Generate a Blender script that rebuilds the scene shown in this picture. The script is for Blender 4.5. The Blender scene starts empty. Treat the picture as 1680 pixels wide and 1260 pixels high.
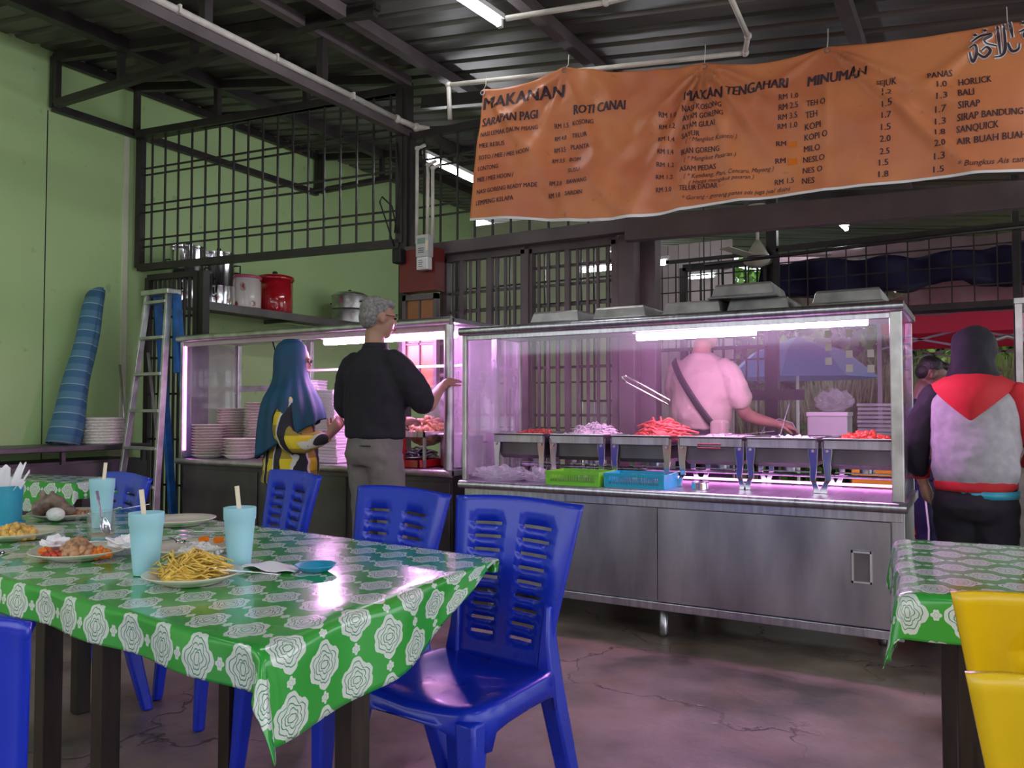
import bpy, bmesh, math, random
from math import sin, cos, pi, radians, sqrt, atan2, hypot, floor
from mathutils import Vector, Matrix, Euler, noise
random.seed(7)
S = bpy.context.scene
COL = S.collection
# ------------------------------------------------------------ camera
cam = bpy.data.cameras.new('camera'); camo = bpy.data.objects.new('camera', cam); COL.objects.link(camo)
cam.sensor_fit = 'HORIZONTAL'; cam.sensor_width = 36; cam.lens = 1320 / 1680 * 36
cam.clip_start = .05; cam.clip_end = 200
YAW = math.atan(775 / 1320); PITCH = math.atan(44 / 1320)
camo.location = (0, 0, 1.15); camo.rotation_euler = (pi / 2 + PITCH, 0, YAW)
S.camera = camo
S.view_settings.view_transform = 'Standard'; S.view_settings.look = 'None'
S.view_settings.exposure = 0.95; S.view_settings.gamma = 1; S.view_settings.use_curve_mapping = False
# ------------------------------------------------------------ sky (overcast daylight)
W = bpy.data.worlds.new('world'); S.world = W; W.use_nodes = True
wn = W.node_tree; bg = wn.nodes['Background']
bg.inputs[0].default_value = (.90, .95, 1.0, 1); bg.inputs[1].default_value = 1.3

# ------------------------------------------------------------ materials
class NT:
    def __init__(s, m): s.t = m.node_tree; s.n = s.t.nodes; s.l = s.t.links
    def new(s, k, **kw):
        n = s.n.new(k)
        for a, b in kw.items(): setattr(n, a, b)
        return n
    def put(s, sock, v):
        if isinstance(v, bpy.types.NodeSocket): s.l.new(v, sock)
        elif v is not None: sock.default_value = v
    def m(s, op, a, b=None, c=None):
        n = s.new('ShaderNodeMath', operation=op); s.put(n.inputs[0], a); s.put(n.inputs[1], b)
        if c is not None: s.put(n.inputs[2], c)
        return n.outputs[0]
    def mix(s, f, a, b):
        n = s.new('ShaderNodeMix', data_type='RGBA'); s.put(n.inputs[0], f); s.put(n.inputs[6], a); s.put(n.inputs[7], b)
        return n.outputs[2]
    def noise(s, scale, detail=3, vec=None, rough=.5):
        n = s.new('ShaderNodeTexNoise'); n.inputs['Scale'].default_value = scale; n.inputs['Detail'].default_value = detail
        n.inputs['Roughness'].default_value = rough
        if vec is not None: s.l.new(vec, n.inputs['Vector'])
        return n.outputs[0]
    def ramp(s, f, pts):
        n = s.new('ShaderNodeValToRGB'); s.put(n.inputs[0], f); e = n.color_ramp.elements
        while len(e) < len(pts): e.new(.5)
        for i, (p, c) in enumerate(pts): e[i].position = p; e[i].color = (*c, 1) if len(c) == 3 else c
        return n.outputs[0]
    def coord(s, k='Object', scale=None):
        o = s.new('ShaderNodeTexCoord').outputs[k]
        if scale:
            mp = s.new('ShaderNodeMapping'); s.l.new(o, mp.inputs[0]); mp.inputs['Scale'].default_value = scale; o = mp.outputs[0]
        return o
def c4(c): return (c[0], c[1], c[2], 1)
def mat(name, col, rough=.5, metal=0, emit=None, es=1, var=0, vs=8, bump=0, bs=40, stretch=None, alpha=None, spec=None, coat=0, trans=0, sss=0):
    m = bpy.data.materials.new(name); m.use_nodes = True; t = NT(m); b = t.n['Principled BSDF']
    b.inputs['Base Color'].default_value = c4(col); b.inputs['Roughness'].default_value = rough; b.inputs['Metallic'].default_value = metal
    if spec is not None: b.inputs['Specular IOR Level'].default_value = spec
    if coat: b.inputs['Coat Weight'].default_value = coat; b.inputs['Coat Roughness'].default_value = .08
    if trans: b.inputs['Transmission Weight'].default_value = trans
    if alpha is not None: b.inputs['Alpha'].default_value = alpha
    if sss: b.inputs['Subsurface Weight'].default_value = sss; b.inputs['Subsurface Radius'].default_value = (.02, .01, .006)
    if emit: b.inputs['Emission Color'].default_value = c4(emit); b.inputs['Emission Strength'].default_value = es
    vec = t.coord('Object', stretch)
    if var:
        f = t.noise(vs, 4, vec)
        d = [max(0, x * (1 - var)) for x in col]; u = [min(1, x * (1 + var)) for x in col]
        t.l.new(t.mix(t.ramp(f, [(.3, (0, 0, 0)), (.7, (1, 1, 1))]), c4(d), c4(u)), b.inputs['Base Color'])
        t.l.new(t.m('MULTIPLY_ADD', f, rough * .5, rough * .75), b.inputs['Roughness'])
    if bump:
        bn = t.new('ShaderNodeBump'); bn.inputs['Strength'].default_value = bump; bn.inputs['Distance'].default_value = .01
        t.l.new(t.noise(bs, 3, vec), bn.inputs['Height']); t.l.new(bn.outputs[0], b.inputs['Normal'])
    return m
M = {}
M['blue'] = mat('blue_plastic', (.006, .028, .50), .28, var=.12, vs=5, bump=.05, bs=12, coat=.15)
M['yellow'] = mat('yellow_plastic', (.80, .52, .004), .32, var=.08, bump=.05, bs=12, coat=.2)
M['steel'] = mat('stainless_steel', (.52, .52, .56), .30, 1, var=.22, vs=3, stretch=(14, 1, 1), bump=.08, bs=5)
M['steelv'] = mat('brushed_panel_steel', (.42, .41, .43), .34, 1, var=.25, vs=2.2, stretch=(3, 3, .8), bump=.12, bs=2.5)
M['steeld'] = mat('dull_dark_steel', (.16, .15, .15), .42, .8, var=.3, vs=3)
M['chrome'] = mat('polished_steel', (.75, .75, .77), .13, 1, var=.1)
M['alu'] = mat('aluminium', (.55, .55, .53), .38, .9, var=.25, vs=10)
M['iron'] = mat('dark_painted_iron', (.028, .022, .022), .45, var=.35, vs=6)
M['beam'] = mat('brown_grey_painted_beam', (.105, .082, .085), .5, var=.3, vs=4)
M['roof'] = mat('weathered_metal_roofing', (.135, .125, .12), .42, .35, var=.4, vs=2.5, stretch=(.4, 3, 1))
M['dark'] = mat('black', (.01, .01, .01), .6)
M['white'] = mat('white_plastic', (.78, .77, .75), .35, var=.04)
M['pipe'] = mat('white_conduit', (.62, .58, .52), .45, var=.15, vs=10)
M['wood'] = mat('dark_wood', (.022, .011, .008), .5, var=.5, vs=8, stretch=(8, 8, 1))
M['skin'] = mat('skin', (.42, .23, .15), .5, var=.08, sss=.1)
M['skind'] = mat('tanned_skin', (.27, .14, .09), .5, var=.08, sss=.08)
M['skinb'] = mat('deep_brown_skin', (.12, .06, .04), .5, var=.08)
M['black_cloth'] = mat('black_cloth', (.012, .010, .016), .85, var=.3, vs=10, bump=.3, bs=12)
M['navy'] = mat('navy_cloth', (.008, .012, .045), .85, var=.3, bump=.3, bs=12)
M['royal'] = mat('royal_blue_cloth', (.01, .06, .32), .8, var=.2, bump=.3, bs=12)
M['greypants'] = mat('grey_trouser_cloth', (.17, .15, .14), .85, var=.15, vs=12, bump=.5, bs=9)
M['teal'] = mat('teal_headscarf_cloth', (.006, .060, .12), .7, var=.2, bump=.3, bs=9)
M['greyc'] = mat('pale_grey_jersey', (.36, .34, .37), .9, var=.1, vs=30, bump=.4, bs=10)
M['redc'] = mat('red_jersey', (.50, .015, .022), .8, var=.12, bump=.4, bs=10)
M['tan'] = mat('tan_shirt_cloth', (.36, .31, .23), .85, var=.06, bump=.4, bs=9)
M['greyhair'] = mat('grey_hair', (.22, .21, .20), .7, var=.5, vs=60, bump=.8, bs=90)
M['blackhair'] = mat('black_hair', (.01, .008, .008), .5, var=.4, vs=60, bump=.6, bs=90)
M['lcup'] = mat('pale_blue_plastic', (.36, .66, .74), .42, var=.04, sss=.15)
M['bluedish'] = mat('bright_blue_plastic', (.02, .33, .55), .3)
M['teald'] = mat('teal_plastic', (.03, .33, .45), .32, var=.15, vs=12)
M['lime'] = mat('lime_plastic', (.17, .55, .03), .35)
M['aqua'] = mat('aqua_plastic', (.01, .35, .50), .35)
M['plate'] = mat('cream_melamine', (.68, .64, .52), .22, coat=.3)
M['plateg'] = mat('grey_cream_melamine', (.50, .48, .42), .3)
M['basket'] = mat('woven_cane', (.80, .75, .68), .7, var=.12, vs=60)
M['foam'] = mat('white_foam', (.85, .83, .85), .6)
M['tissue'] = mat('white_tissue', (.86, .84, .86), .8)
M['straw'] = mat('cream_straw', (.78, .70, .50), .5)
M['noodle'] = mat('yellow_noodles', (.74, .50, .09), .45, var=.35, vs=60)
M['egg'] = mat('egg_crumb', (.68, .42, .10), .5, var=.4, vs=50)
M['redfood'] = mat('red_chilli_food', (.48, .05, .015), .35, var=.4, vs=60)
M['pinkfood'] = mat('pink_red_shreds', (.72, .12, .08), .4, var=.3, vs=60)
M['orange'] = mat('orange_carrot', (.75, .18, .01), .35)
M['chicken'] = mat('pulled_chicken', (.45, .24, .12), .5, var=.5, vs=40)
M['fish'] = mat('fish_skin', (.24, .16, .12), .4, var=.6, vs=30)
M['rice'] = mat('white_rice', (.82, .80, .76), .6, bump=.6, bs=120)
M['darkfood'] = mat('dark_stewed_meat', (.10, .025, .015), .35, var=.4, vs=50)
M['redpot'] = mat('red_enamel', (.42, .008, .015), .15, coat=.8)
M['pinktrim'] = mat('pink_enamel', (.55, .10, .20), .3)
M['brass'] = mat('dark_rubber', (.02, .02, .02), .6)
M['ladderblue'] = mat('worn_blue_paint', (.015, .13, .40), .5, var=.35, vs=10)
M['cream'] = mat('cream_painted_board', (.66, .70, .50), .7, var=.1, vs=2)
M['creamp'] = mat('pale_pink_cladding', (.50, .42, .42), .6, var=.12, vs=2)
M['brownpane'] = mat('orange_brown_pane', (.33, .12, .05), .35, var=.15)
M['redbox'] = mat('dark_red_paint', (.16, .02, .018), .5)
M['meter'] = mat('grey_meter_housing', (.55, .55, .54), .4)
M['meterface'] = mat('green_grey_display', (.22, .33, .25), .3)
M['ink'] = mat('dark_print', (.045, .018, .03), .6)
M['label'] = mat('white_label', (.75, .75, .75), .5)
M['fanw'] = mat('cream_fan_enamel', (.55, .52, .42), .4)
M['awning'] = mat('dark_blue_tarpaulin', (.012, .008, .05), .7, bump=.5, bs=5)
M['tentred'] = mat('red_canopy_fabric', (.52, .012, .05), .6, bump=.2, bs=4)
M['tentgrey'] = mat('grey_tent_frame', (.25, .24, .26), .4, .5)
M['umb'] = mat('blue_umbrella_fabric', (.20, .36, .75), .6)
M['leaf'] = mat('leaves', (.10, .22, .035), .5, var=.6, vs=3)
M['leafl'] = mat('bright_leaves', (.30, .48, .08), .5, var=.5, vs=3)
M['bark'] = mat('bark', (.10, .07, .05), .8, var=.4)
M['reed'] = mat('dry_reeds', (.32, .30, .18), .7, var=.4, vs=4)
M['crate_y'] = mat('yellow_crate', (.55, .33, .01), .45)
M['crate_r'] = mat('orange_red_crate', (.42, .08, .02), .45)
M['cooler'] = mat('white_cooler', (.60, .64, .58), .5)
M['grass'] = mat('outside_ground', (.16, .15, .11), .9, var=.5, vs=2)
def emitter(name, col, s):
    m = bpy.data.materials.new(name); m.use_nodes = True; n = m.node_tree.nodes; n.remove(n['Principled BSDF'])
    e = n.new('ShaderNodeEmission'); e.inputs[0].default_value = c4(col); e.inputs[1].default_value = s
    m.node_tree.links.new(e.outputs[0], n['Material Output'].inputs[0]); return m
M['tube_white'] = emitter('cool_white_tube', (.93, .95, 1.0), 22)
M['tube_pink'] = emitter('magenta_display_tube', (1.0, .44, 1.0), 64)
M['strip_pink'] = emitter('magenta_strip', (1.0, .28, .95), 3)
def glass_mat(name, tint, film, filmcol, rough=.04):
    m = bpy.data.materials.new(name); m.use_nodes = True; t = NT(m); t.n.remove(t.n['Principled BSDF']); out = t.n['Material Output']
    tr = t.new('ShaderNodeBsdfTransparent'); tr.inputs[0].default_value = c4(tint)
    gl = t.new('ShaderNodeBsdfGlossy'); gl.inputs['Roughness'].default_value = rough
    fr = t.new('ShaderNodeFresnel'); t.l.new(t.m('SUBTRACT', 1.5, t.m('MULTIPLY', t.new('ShaderNodeNewGeometry').outputs['Backfacing'], 1.5 - 1 / 1.5)), fr.inputs[0])
    m1 = t.new('ShaderNodeMixShader'); t.l.new(fr.outputs[0], m1.inputs[0]); t.l.new(tr.outputs[0], m1.inputs[1]); t.l.new(gl.outputs[0], m1.inputs[2])
    df = t.new('ShaderNodeBsdfDiffuse'); df.inputs[0].default_value = c4(filmcol)
    tl = t.new('ShaderNodeBsdfTranslucent'); tl.inputs[0].default_value = c4(filmcol)
    ad = t.new('ShaderNodeMixShader'); ad.inputs[0].default_value = .5; t.l.new(df.outputs[0], ad.inputs[1]); t.l.new(tl.outputs[0], ad.inputs[2])
    f = t.m('MULTIPLY', t.ramp(t.noise(2.2, 4, t.coord('Object')), [(.3, (.4, .4, .4)), (.75, (1, 1, 1))]), film)
    m2 = t.new('ShaderNodeMixShader'); t.l.new(f, m2.inputs[0]); t.l.new(m1.outputs[0], m2.inputs[1]); t.l.new(ad.outputs[0], m2.inputs[2])
    t.l.new(m2.outputs[0], out.inputs[0]); return m
M['glass'] = glass_mat('greasy_display_glass', (.95, .95, .97), .028, (.9, .85, .9))
M['glassf'] = glass_mat('steamed_end_glass', (.9, .9, .93), .38, (.9, .85, .92))
M['glassc'] = glass_mat('drinking_glass', (.93, .96, .95), .08, (.9, .9, .9))
M['poly'] = glass_mat('clear_plastic_bag', (.92, .92, .95), .45, (.92, .92, .95), .25)
M['sheetp'] = glass_mat('wrinkled_clear_sheet', (.75, .62, .66), .6, (.55, .42, .45), .3)
# green wall: flat lime-green paint with faint stains
def wall_mat():
    m = mat('lime_green_paint', (.27, .50, .16), .75); t = NT(m); b = t.n['Principled BSDF']; v = t.coord('Object')
    a = t.noise(.7, 5, v); col = t.mix(t.ramp(a, [(.35, (0, 0, 0)), (.7, (1, 1, 1))]), c4((.43, .62, .27)), c4((.52, .71, .34)))
    sp = t.ramp(t.noise(9, 2, v), [(.70, (0, 0, 0)), (.76, (1, 1, 1))]); col = t.mix(t.m('MULTIPLY', sp, .35), col, c4((.17, .30, .12)))
    t.l.new(col, b.inputs['Base Color']); return m
M['green'] = wall_mat()
def floor_mat():
    m = mat('stained_concrete', (.1, .1, .1), .5); t = NT(m); b = t.n['Principled BSDF']; v = t.coord('Object')
    a = t.noise(1.3, 6, v, .6); c = t.mix(t.ramp(a, [(.38, (0, 0, 0)), (.62, (1, 1, 1))]), c4((.07, .056, .046)), c4((.31, .25, .205)))
    d = t.ramp(t.noise(4.0, 5, v, .65), [(.5, (0, 0, 0)), (.72, (1, 1, 1))]); c = t.mix(t.m('MULTIPLY', d, .5), c, c4((.24, .14, .065)))
    vo = t.new('ShaderNodeTexVoronoi', feature='DISTANCE_TO_EDGE'); vo.inputs['Scale'].default_value = 1.1
    wob = t.new('ShaderNodeVectorMath', operation='ADD'); nz = t.new('ShaderNodeTexNoise'); nz.inputs['Scale'].default_value = 3.5; nz.inputs['Detail'].default_value = 5
    sc = t.new('ShaderNodeVectorMath', operation='SCALE'); sc.inputs['Scale'].default_value = .55; t.l.new(v, nz.inputs['Vector']); t.l.new(nz.outputs[1], sc.inputs[0])
    t.l.new(v, wob.inputs[0]); t.l.new(sc.outputs[0], wob.inputs[1]); t.l.new(wob.outputs[0], vo.inputs['Vector'])
    crack = t.m('MULTIPLY', t.ramp(vo.outputs[0], [(0, (1, 1, 1)), (.010, (0, 0, 0))]), t.ramp(t.noise(.9, 2, v), [(.5, (0, 0, 0)), (.56, (1, 1, 1))]))
    c = t.mix(t.m('MULTIPLY', crack, .85), c, c4((.015, .012, .01)))
    sp = t.ramp(t.noise(55, 2, v), [(.68, (0, 0, 0)), (.74, (1, 1, 1))]); c = t.mix(t.m('MULTIPLY', sp, .4), c, c4((.03, .025, .02)))
    t.l.new(c, b.inputs['Base Color']); t.l.new(t.ramp(a, [(.3, (.28, .28, .28)), (.7, (.55, .55, .55))]), b.inputs['Roughness'])
    bn = t.new('ShaderNodeBump'); bn.inputs['Strength'].default_value = .35; bn.inputs['Distance'].default_value = .02
    t.l.new(t.m('SUBTRACT', t.noise(6, 6, v), crack), bn.inputs['Height']); t.l.new(bn.outputs[0], b.inputs['Normal']); return m
M['floor'] = floor_mat()
def cloth_mat():
    m = mat('green_flowered_vinyl', (.03, .36, .04), .22, coat=.4); t = NT(m); b = t.n['Principled BSDF']
    sp = t.new('ShaderNodeSeparateXYZ'); t.l.new(t.coord('UV'), sp.inputs[0]); x, y = sp.outputs[0], sp.outputs[1]
    def flower(x, y, px, py, R, amp, rings, stag=.5):
        ry = t.m('DIVIDE', y, py); row = t.m('FLOOR', ry); fy = t.m('MULTIPLY', t.m('SUBTRACT', t.m('SUBTRACT', ry, row), .5), py)
        rx = t.m('ADD', t.m('DIVIDE', x, px), t.m('MULTIPLY', t.m('MODULO', t.m('ABSOLUTE', row), 2.0), stag)); fx = t.m('MULTIPLY', t.m('SUBTRACT', t.m('FRACT', rx), .5), px * 1.14)
        r = t.m('SQRT', t.m('ADD', t.m('MULTIPLY', fx, fx), t.m('MULTIPLY', fy, fy))); th = t.m('ARCTAN2', fy, fx)
        rad = t.m('ADD', R, t.m('ADD', t.m('MULTIPLY', t.m('ABSOLUTE', t.m('COSINE', t.m('MULTIPLY', th, 3.0))), amp), t.m('ADD', t.m('MULTIPLY', t.m('ABSOLUTE', t.m('COSINE', t.m('MULTIPLY', th, 2.0))), amp * 1.1), t.m('MULTIPLY', t.m('COSINE', t.m('MULTIPLY', th, 17.0)), amp * .08))))
        q = t.m('DIVIDE', r, rad); mask = t.m('LESS_THAN', q, 1.0); ln = None
        for k, fr, ph in rings:
            w = t.m('MULTIPLY', t.m('ABSOLUTE', t.m('SINE', t.m('ADD', t.m('MULTIPLY', th, fr), ph))), .10)
            l = t.m('LESS_THAN', t.m('ABSOLUTE', t.m('SUBTRACT', t.m('SUBTRACT', q, w), k)), .026)
            ln = l if ln is None else t.m('MAXIMUM', ln, l)
        return mask, ln
    m1, l1 = flower(x, y, .120, .102, .036, .0075, [(.14, 1.0, 0), (.30, 1.5, .8), (.50, 2.5, 2.2), (.70, 2.5, .3)])
    m2, l2 = flower(t.m('ADD', x, .060), y, .120, .102, .007, .003, [(.4, 2, 0)])
    c = t.mix(t.noise(6, 2, t.coord('UV')), c4((.022, .30, .03)), c4((.045, .42, .06)))
    c = t.mix(t.m('MAXIMUM', m1, m2), c, c4((.66, .72, .66)))
    c = t.mix(t.m('MAXIMUM', t.m('MULTIPLY', m1, l1), t.m('MULTIPLY', m2, l2)), c, c4((.07, .26, .13)))
    t.l.new(c, b.inputs['Base Color'])
    bn = t.new('ShaderNodeBump'); bn.inputs['Strength'].default_value = .12; bn.inputs['Distance'].default_value = .01
    t.l.new(t.noise(7, 3, t.coord('UV')), bn.inputs['Height']); t.l.new(bn.outputs[0], b.inputs['Normal']); return m
M['cloth'] = cloth_mat()
def plaid_mat():
    m = mat('yellow_black_check', (.5, .4, .05), .85); t = NT(m); b = t.n['Principled BSDF']
    sp = t.new('ShaderNodeSeparateXYZ'); t.l.new(t.coord('Object'), sp.inputs[0])
    u = t.m('FRACT', t.m('MULTIPLY', t.m('ADD', sp.outputs[0], t.m('MULTIPLY', sp.outputs[1], .8)), 8.5)); v = t.m('FRACT', t.m('MULTIPLY', sp.outputs[2], 7.0))
    c = t.mix(t.m('LESS_THAN', u, .42), c4((.65, .50, .02)), c4((.02, .018, .025)))
    c = t.mix(t.m('MULTIPLY', t.m('LESS_THAN', v, .45), .55), c, c4((.03, .025, .04)))
    c = t.mix(t.m('MULTIPLY', t.m('GREATER_THAN', u, .90), .8), c, c4((.6, .6, .62)))
    t.l.new(c, b.inputs['Base Color']); return m
M['plaid'] = plaid_mat()
def floral_mat():
    m = mat('floral_enamel', (.75, .70, .64), .25, coat=.5); t = NT(m); b = t.n['Principled BSDF']; v = t.coord('Object')
    vo = t.new('ShaderNodeTexVoronoi'); vo.inputs['Scale'].default_value = 9; t.l.new(v, vo.inputs['Vector'])
    f = t.m('LESS_THAN', vo.outputs['Distance'], .34); g = t.m('LESS_THAN', t.m('ABSOLUTE', t.m('SUBTRACT', vo.outputs['Distance'], .36)), .03)
    c = t.mix(t.m('MULTIPLY', f, t.ramp(t.noise(40, 2, v), [(.4, (.1, .1, .1)), (.55, (1, 1, 1))])), c4((.75, .70, .64)), c4((.42, .06, .07))); c = t.mix(t.m('MULTIPLY', g, .5), c, c4((.2, .25, .1)))
    t.l.new(c, b.inputs['Base Color']); return m
M['floral'] = floral_mat()
def mat_roll():
    m = mat('blue_woven_mat', (.06, .17, .29), .7); t = NT(m); b = t.n['Principled BSDF']
    sp = t.new('ShaderNodeSeparateXYZ'); t.l.new(t.coord('Object'), sp.inputs[0])
    f = t.m('FRACT', t.m('MULTIPLY', sp.outputs[2], 8.5)); line = t.m('LESS_THAN', f, .05); g = t.m('LESS_THAN', f, .5)
    c = t.mix(g, c4((.05, .15, .27)), c4((.09, .22, .33))); c = t.mix(t.m('MULTIPLY', line, .8), c, c4((.4, .5, .55)))
    t.l.new(c, b.inputs['Base Color']); return m
M['matroll'] = mat_roll()
def banner_mat():
    m = mat('orange_vinyl', (.62, .20, .09), .38); t = NT(m); b = t.n['Principled BSDF']; v = t.coord('Object')
    a = t.noise(2.5, 5, v); c = t.mix(t.ramp(a, [(.35, (0, 0, 0)), (.65, (1, 1, 1))]), c4((.76, .25, .115)), c4((.88, .37, .15)))
    s = t.ramp(t.noise(22, 3, v), [(.66, (0, 0, 0)), (.75, (1, 1, 1))]); c = t.mix(t.m('MULTIPLY', s, .25), c, c4((.25, .09, .05)))
    t.l.new(c, b.inputs['Base Color'])
    tl = t.new('ShaderNodeBsdfTranslucent'); t.l.new(c, tl.inputs[0]); mx = t.new('ShaderNodeMixShader'); mx.inputs[0].default_value = .35
    out = t.n['Material Output']; t.l.new(b.outputs[0], mx.inputs[1]); t.l.new(tl.outputs[0], mx.inputs[2]); t.l.new(mx.outputs[0], out.inputs[0])
    bn = t.new('ShaderNodeBump'); bn.inputs['Strength'].default_value = .25; bn.inputs['Distance'].default_value = .02
    t.l.new(t.noise(6, 4, v), bn.inputs['Height']); t.l.new(bn.outputs[0], b.inputs['Normal']); return m
M['banner'] = banner_mat()

# ------------------------------------------------------------ mesh helpers
def frame_of(d):
    d = Vector(d).normalized(); a = Vector((0, 0, 1)) if abs(d.z) < .95 else Vector((0, 1, 0))
    x = d.cross(a).normalized(); return x, x.cross(d).normalized()
class MB:
    def __init__(s): s.v = []; s.f = []
    def add(s, vs, fs):
        b = len(s.v); s.v += [tuple(p) for p in vs]; s.f += [tuple(i + b for i in f) for f in fs]; return s
    def box(s, c, d, rot=None, taper=1):
        x, y, z = (k / 2 for k in d); vs = []
        for sz in (-1, 1):
            k = taper if sz > 0 else 1
            for sx, sy in ((-1, -1), (1, -1), (1, 1), (-1, 1)): vs.append(Vector((sx * x * k, sy * y * k, sz * z)))
        if rot: R = Euler(rot).to_matrix(); vs = [R @ p for p in vs]
        c = Vector(c); return s.add([p + c for p in vs], [(0, 3, 2, 1), (4, 5, 6, 7), (0, 1, 5, 4), (1, 2, 6, 5), (2, 3, 7, 6), (3, 0, 4, 7)])
    def b2(s, a, b): return s.box([(p + q) / 2 for p, q in zip(a, b)], [abs(q - p) for p, q in zip(a, b)])
    def beam(s, a, b, w, h):
        a = Vector(a); b = Vector(b); d = (b - a).normalized(); up = Vector((0, 0, 1)) if abs(d.z) < .9 else Vector((0, 1, 0))
        x = d.cross(up).normalized(); y = x.cross(d).normalized(); vs = []
        for p in (a, b):
            for i, j in ((-1, -1), (1, -1), (1, 1), (-1, 1)): vs.append(p + x * (i * w / 2) + y * (j * h / 2))
        return s.add(vs, [(0, 3, 2, 1), (4, 5, 6, 7), (0, 1, 5, 4), (1, 2, 6, 5), (2, 3, 7, 6), (3, 0, 4, 7)])
    def tube(s, pts, r, n=8, cap=True):
        pts = [Vector(p) for p in pts]; rs = r if isinstance(r, (list, tuple)) else [r] * len(pts); vs = []; k = len(pts); x0 = None
        for i, p in enumerate(pts):
            d = (pts[min(i + 1, k - 1)] - pts[max(i - 1, 0)])
            if d.length < 1e-9: d = Vector((0, 0, 1))
            d.normalize()
            if x0 is None: x, y = frame_of(d)
            else: x = (x0 - d * x0.dot(d)).normalized(); y = x.cross(d)
            x0 = x
            for j in range(n): a = 2 * pi * j / n; vs.append(p + (x * cos(a) + y * sin(a)) * rs[i])
        fs = [(i * n + j, i * n + (j + 1) % n, (i + 1) * n + (j + 1) % n, (i + 1) * n + j) for i in range(k - 1) for j in range(n)]
        if cap: fs += [tuple(range(n - 1, -1, -1)), tuple((k - 1) * n + j for j in range(n))]
        return s.add(vs, fs)
    def limb(s, pts, rs, n=12):
        P = [Vector(p) for p in pts]; out = []; ro = []
        for i in range(len(P) - 1):
            p0, p1, p2, p3 = P[max(i - 1, 0)], P[i], P[i + 1], P[min(i + 2, len(P) - 1)]
            for k in range(4):
                t = k / 4; q = .5 * ((2 * p1) + (p2 - p0) * t + (2 * p0 - 5 * p1 + 4 * p2 - p3) * t * t + (3 * p1 - p0 - 3 * p2 + p3) * t ** 3)
                out.append(q); ro.append(rs[i] * (1 - t) + rs[i + 1] * t)
        out.append(P[-1]); ro.append(rs[-1])
        d0 = (out[0] - out[1]).normalized(); d1 = (out[-1] - out[-2]).normalized()
        pre = [(out[0] + d0 * ro[0] * .9, ro[0] * .3), (out[0] + d0 * ro[0] * .6, ro[0] * .75)]
        post = [(out[-1] + d1 * ro[-1] * .6, ro[-1] * .75), (out[-1] + d1 * ro[-1] * .9, ro[-1] * .3)]
        return s.tube([p for p, _ in pre] + out + [p for p, _ in post], [r for _, r in pre] + ro + [r for _, r in post], n)
    def lathe(s, prof, n=24, c=(0, 0, 0), close=False, wob=None):
        vs = []; fs = []; k = len(prof)
        for i, (r, z) in enumerate(prof):
            for j in range(n):
                a = 2 * pi * j / n; rr = r * (wob(a, i) if wob else 1); vs.append((c[0] + rr * cos(a), c[1] + rr * sin(a), c[2] + z))
        for i in range(k - 1):
            for j in range(n): fs.append((i * n + j, i * n + (j + 1) % n, (i + 1) * n + (j + 1) % n, (i + 1) * n + j))
        fs.append(tuple(range(n - 1, -1, -1)))
        if prof[-1][0] > .0005 or close: fs.append(tuple((k - 1) * n + j for j in range(n)))
        return s.add(vs, fs)
    def ell(s, c, r, rot=None, n=16, m=10):
        vs = []; R = Euler(rot).to_matrix() if rot else None; c = Vector(c)
        for i in range(m + 1):
            p = pi * (i + .02) / (m + .04)
            for j in range(n):
                a = 2 * pi * j / n; q = Vector((r[0] * sin(p) * cos(a), r[1] * sin(p) * sin(a), r[2] * cos(p)))
                vs.append(c + (R @ q if R else q))
        fs = [(i * n + j, (i + 1) * n + j, (i + 1) * n + (j + 1) % n, i * n + (j + 1) % n) for i in range(m) for j in range(n)]
        fs += [tuple(range(n)), tuple(m * n + j for j in range(n - 1, -1, -1))]
        return s.add(vs, fs)
    def loft(s, secs, n=28, cap=True, fn=None, pw=2.0):
        vs = []; k = len(secs)
        for i, (z, cx, cy, rx, ry) in enumerate(secs):
            for j in range(n):
                a = 2 * pi * j / n; ca, sa = cos(a), sin(a); e = 2 / pw
                p = [cx + rx * math.copysign(abs(ca) ** e, ca), cy + ry * math.copysign(abs(sa) ** e, sa), z]
                if fn: p = fn(p, a, i)
                vs.append(p)
        fs = [(i * n + j, i * n + (j + 1) % n, (i + 1) * n + (j + 1) % n, (i + 1) * n + j) for i in range(k - 1) for j in range(n)]
        if cap: fs += [tuple(range(n - 1, -1, -1)), tuple((k - 1) * n + j for j in range(n))]
        return s.add(vs, fs)
    def grid(s, nu, nv, fn, skip=None):
        vs = [fn(i / nu, j / nv) for j in range(nv + 1) for i in range(nu + 1)]
        fs = [(j * (nu + 1) + i, j * (nu + 1) + i + 1, (j + 1) * (nu + 1) + i + 1, (j + 1) * (nu + 1) + i) for j in range(nv) for i in range(nu) if not (skip and skip(i, j))]
        return s.add(vs, fs)
    def mesh(s, name, m):
        me = bpy.data.meshes.new(name); me.from_pydata(s.v, [], s.f); me.materials.append(M[m]); return me
def link(name, me, parent=None, loc=None, rot=None):
    o = bpy.data.objects.new(name, me); COL.objects.link(o)
    if parent: o.parent = parent
    if loc is not None: o.location = loc
    if rot is not None: o.rotation_euler = rot
    return o
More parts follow.
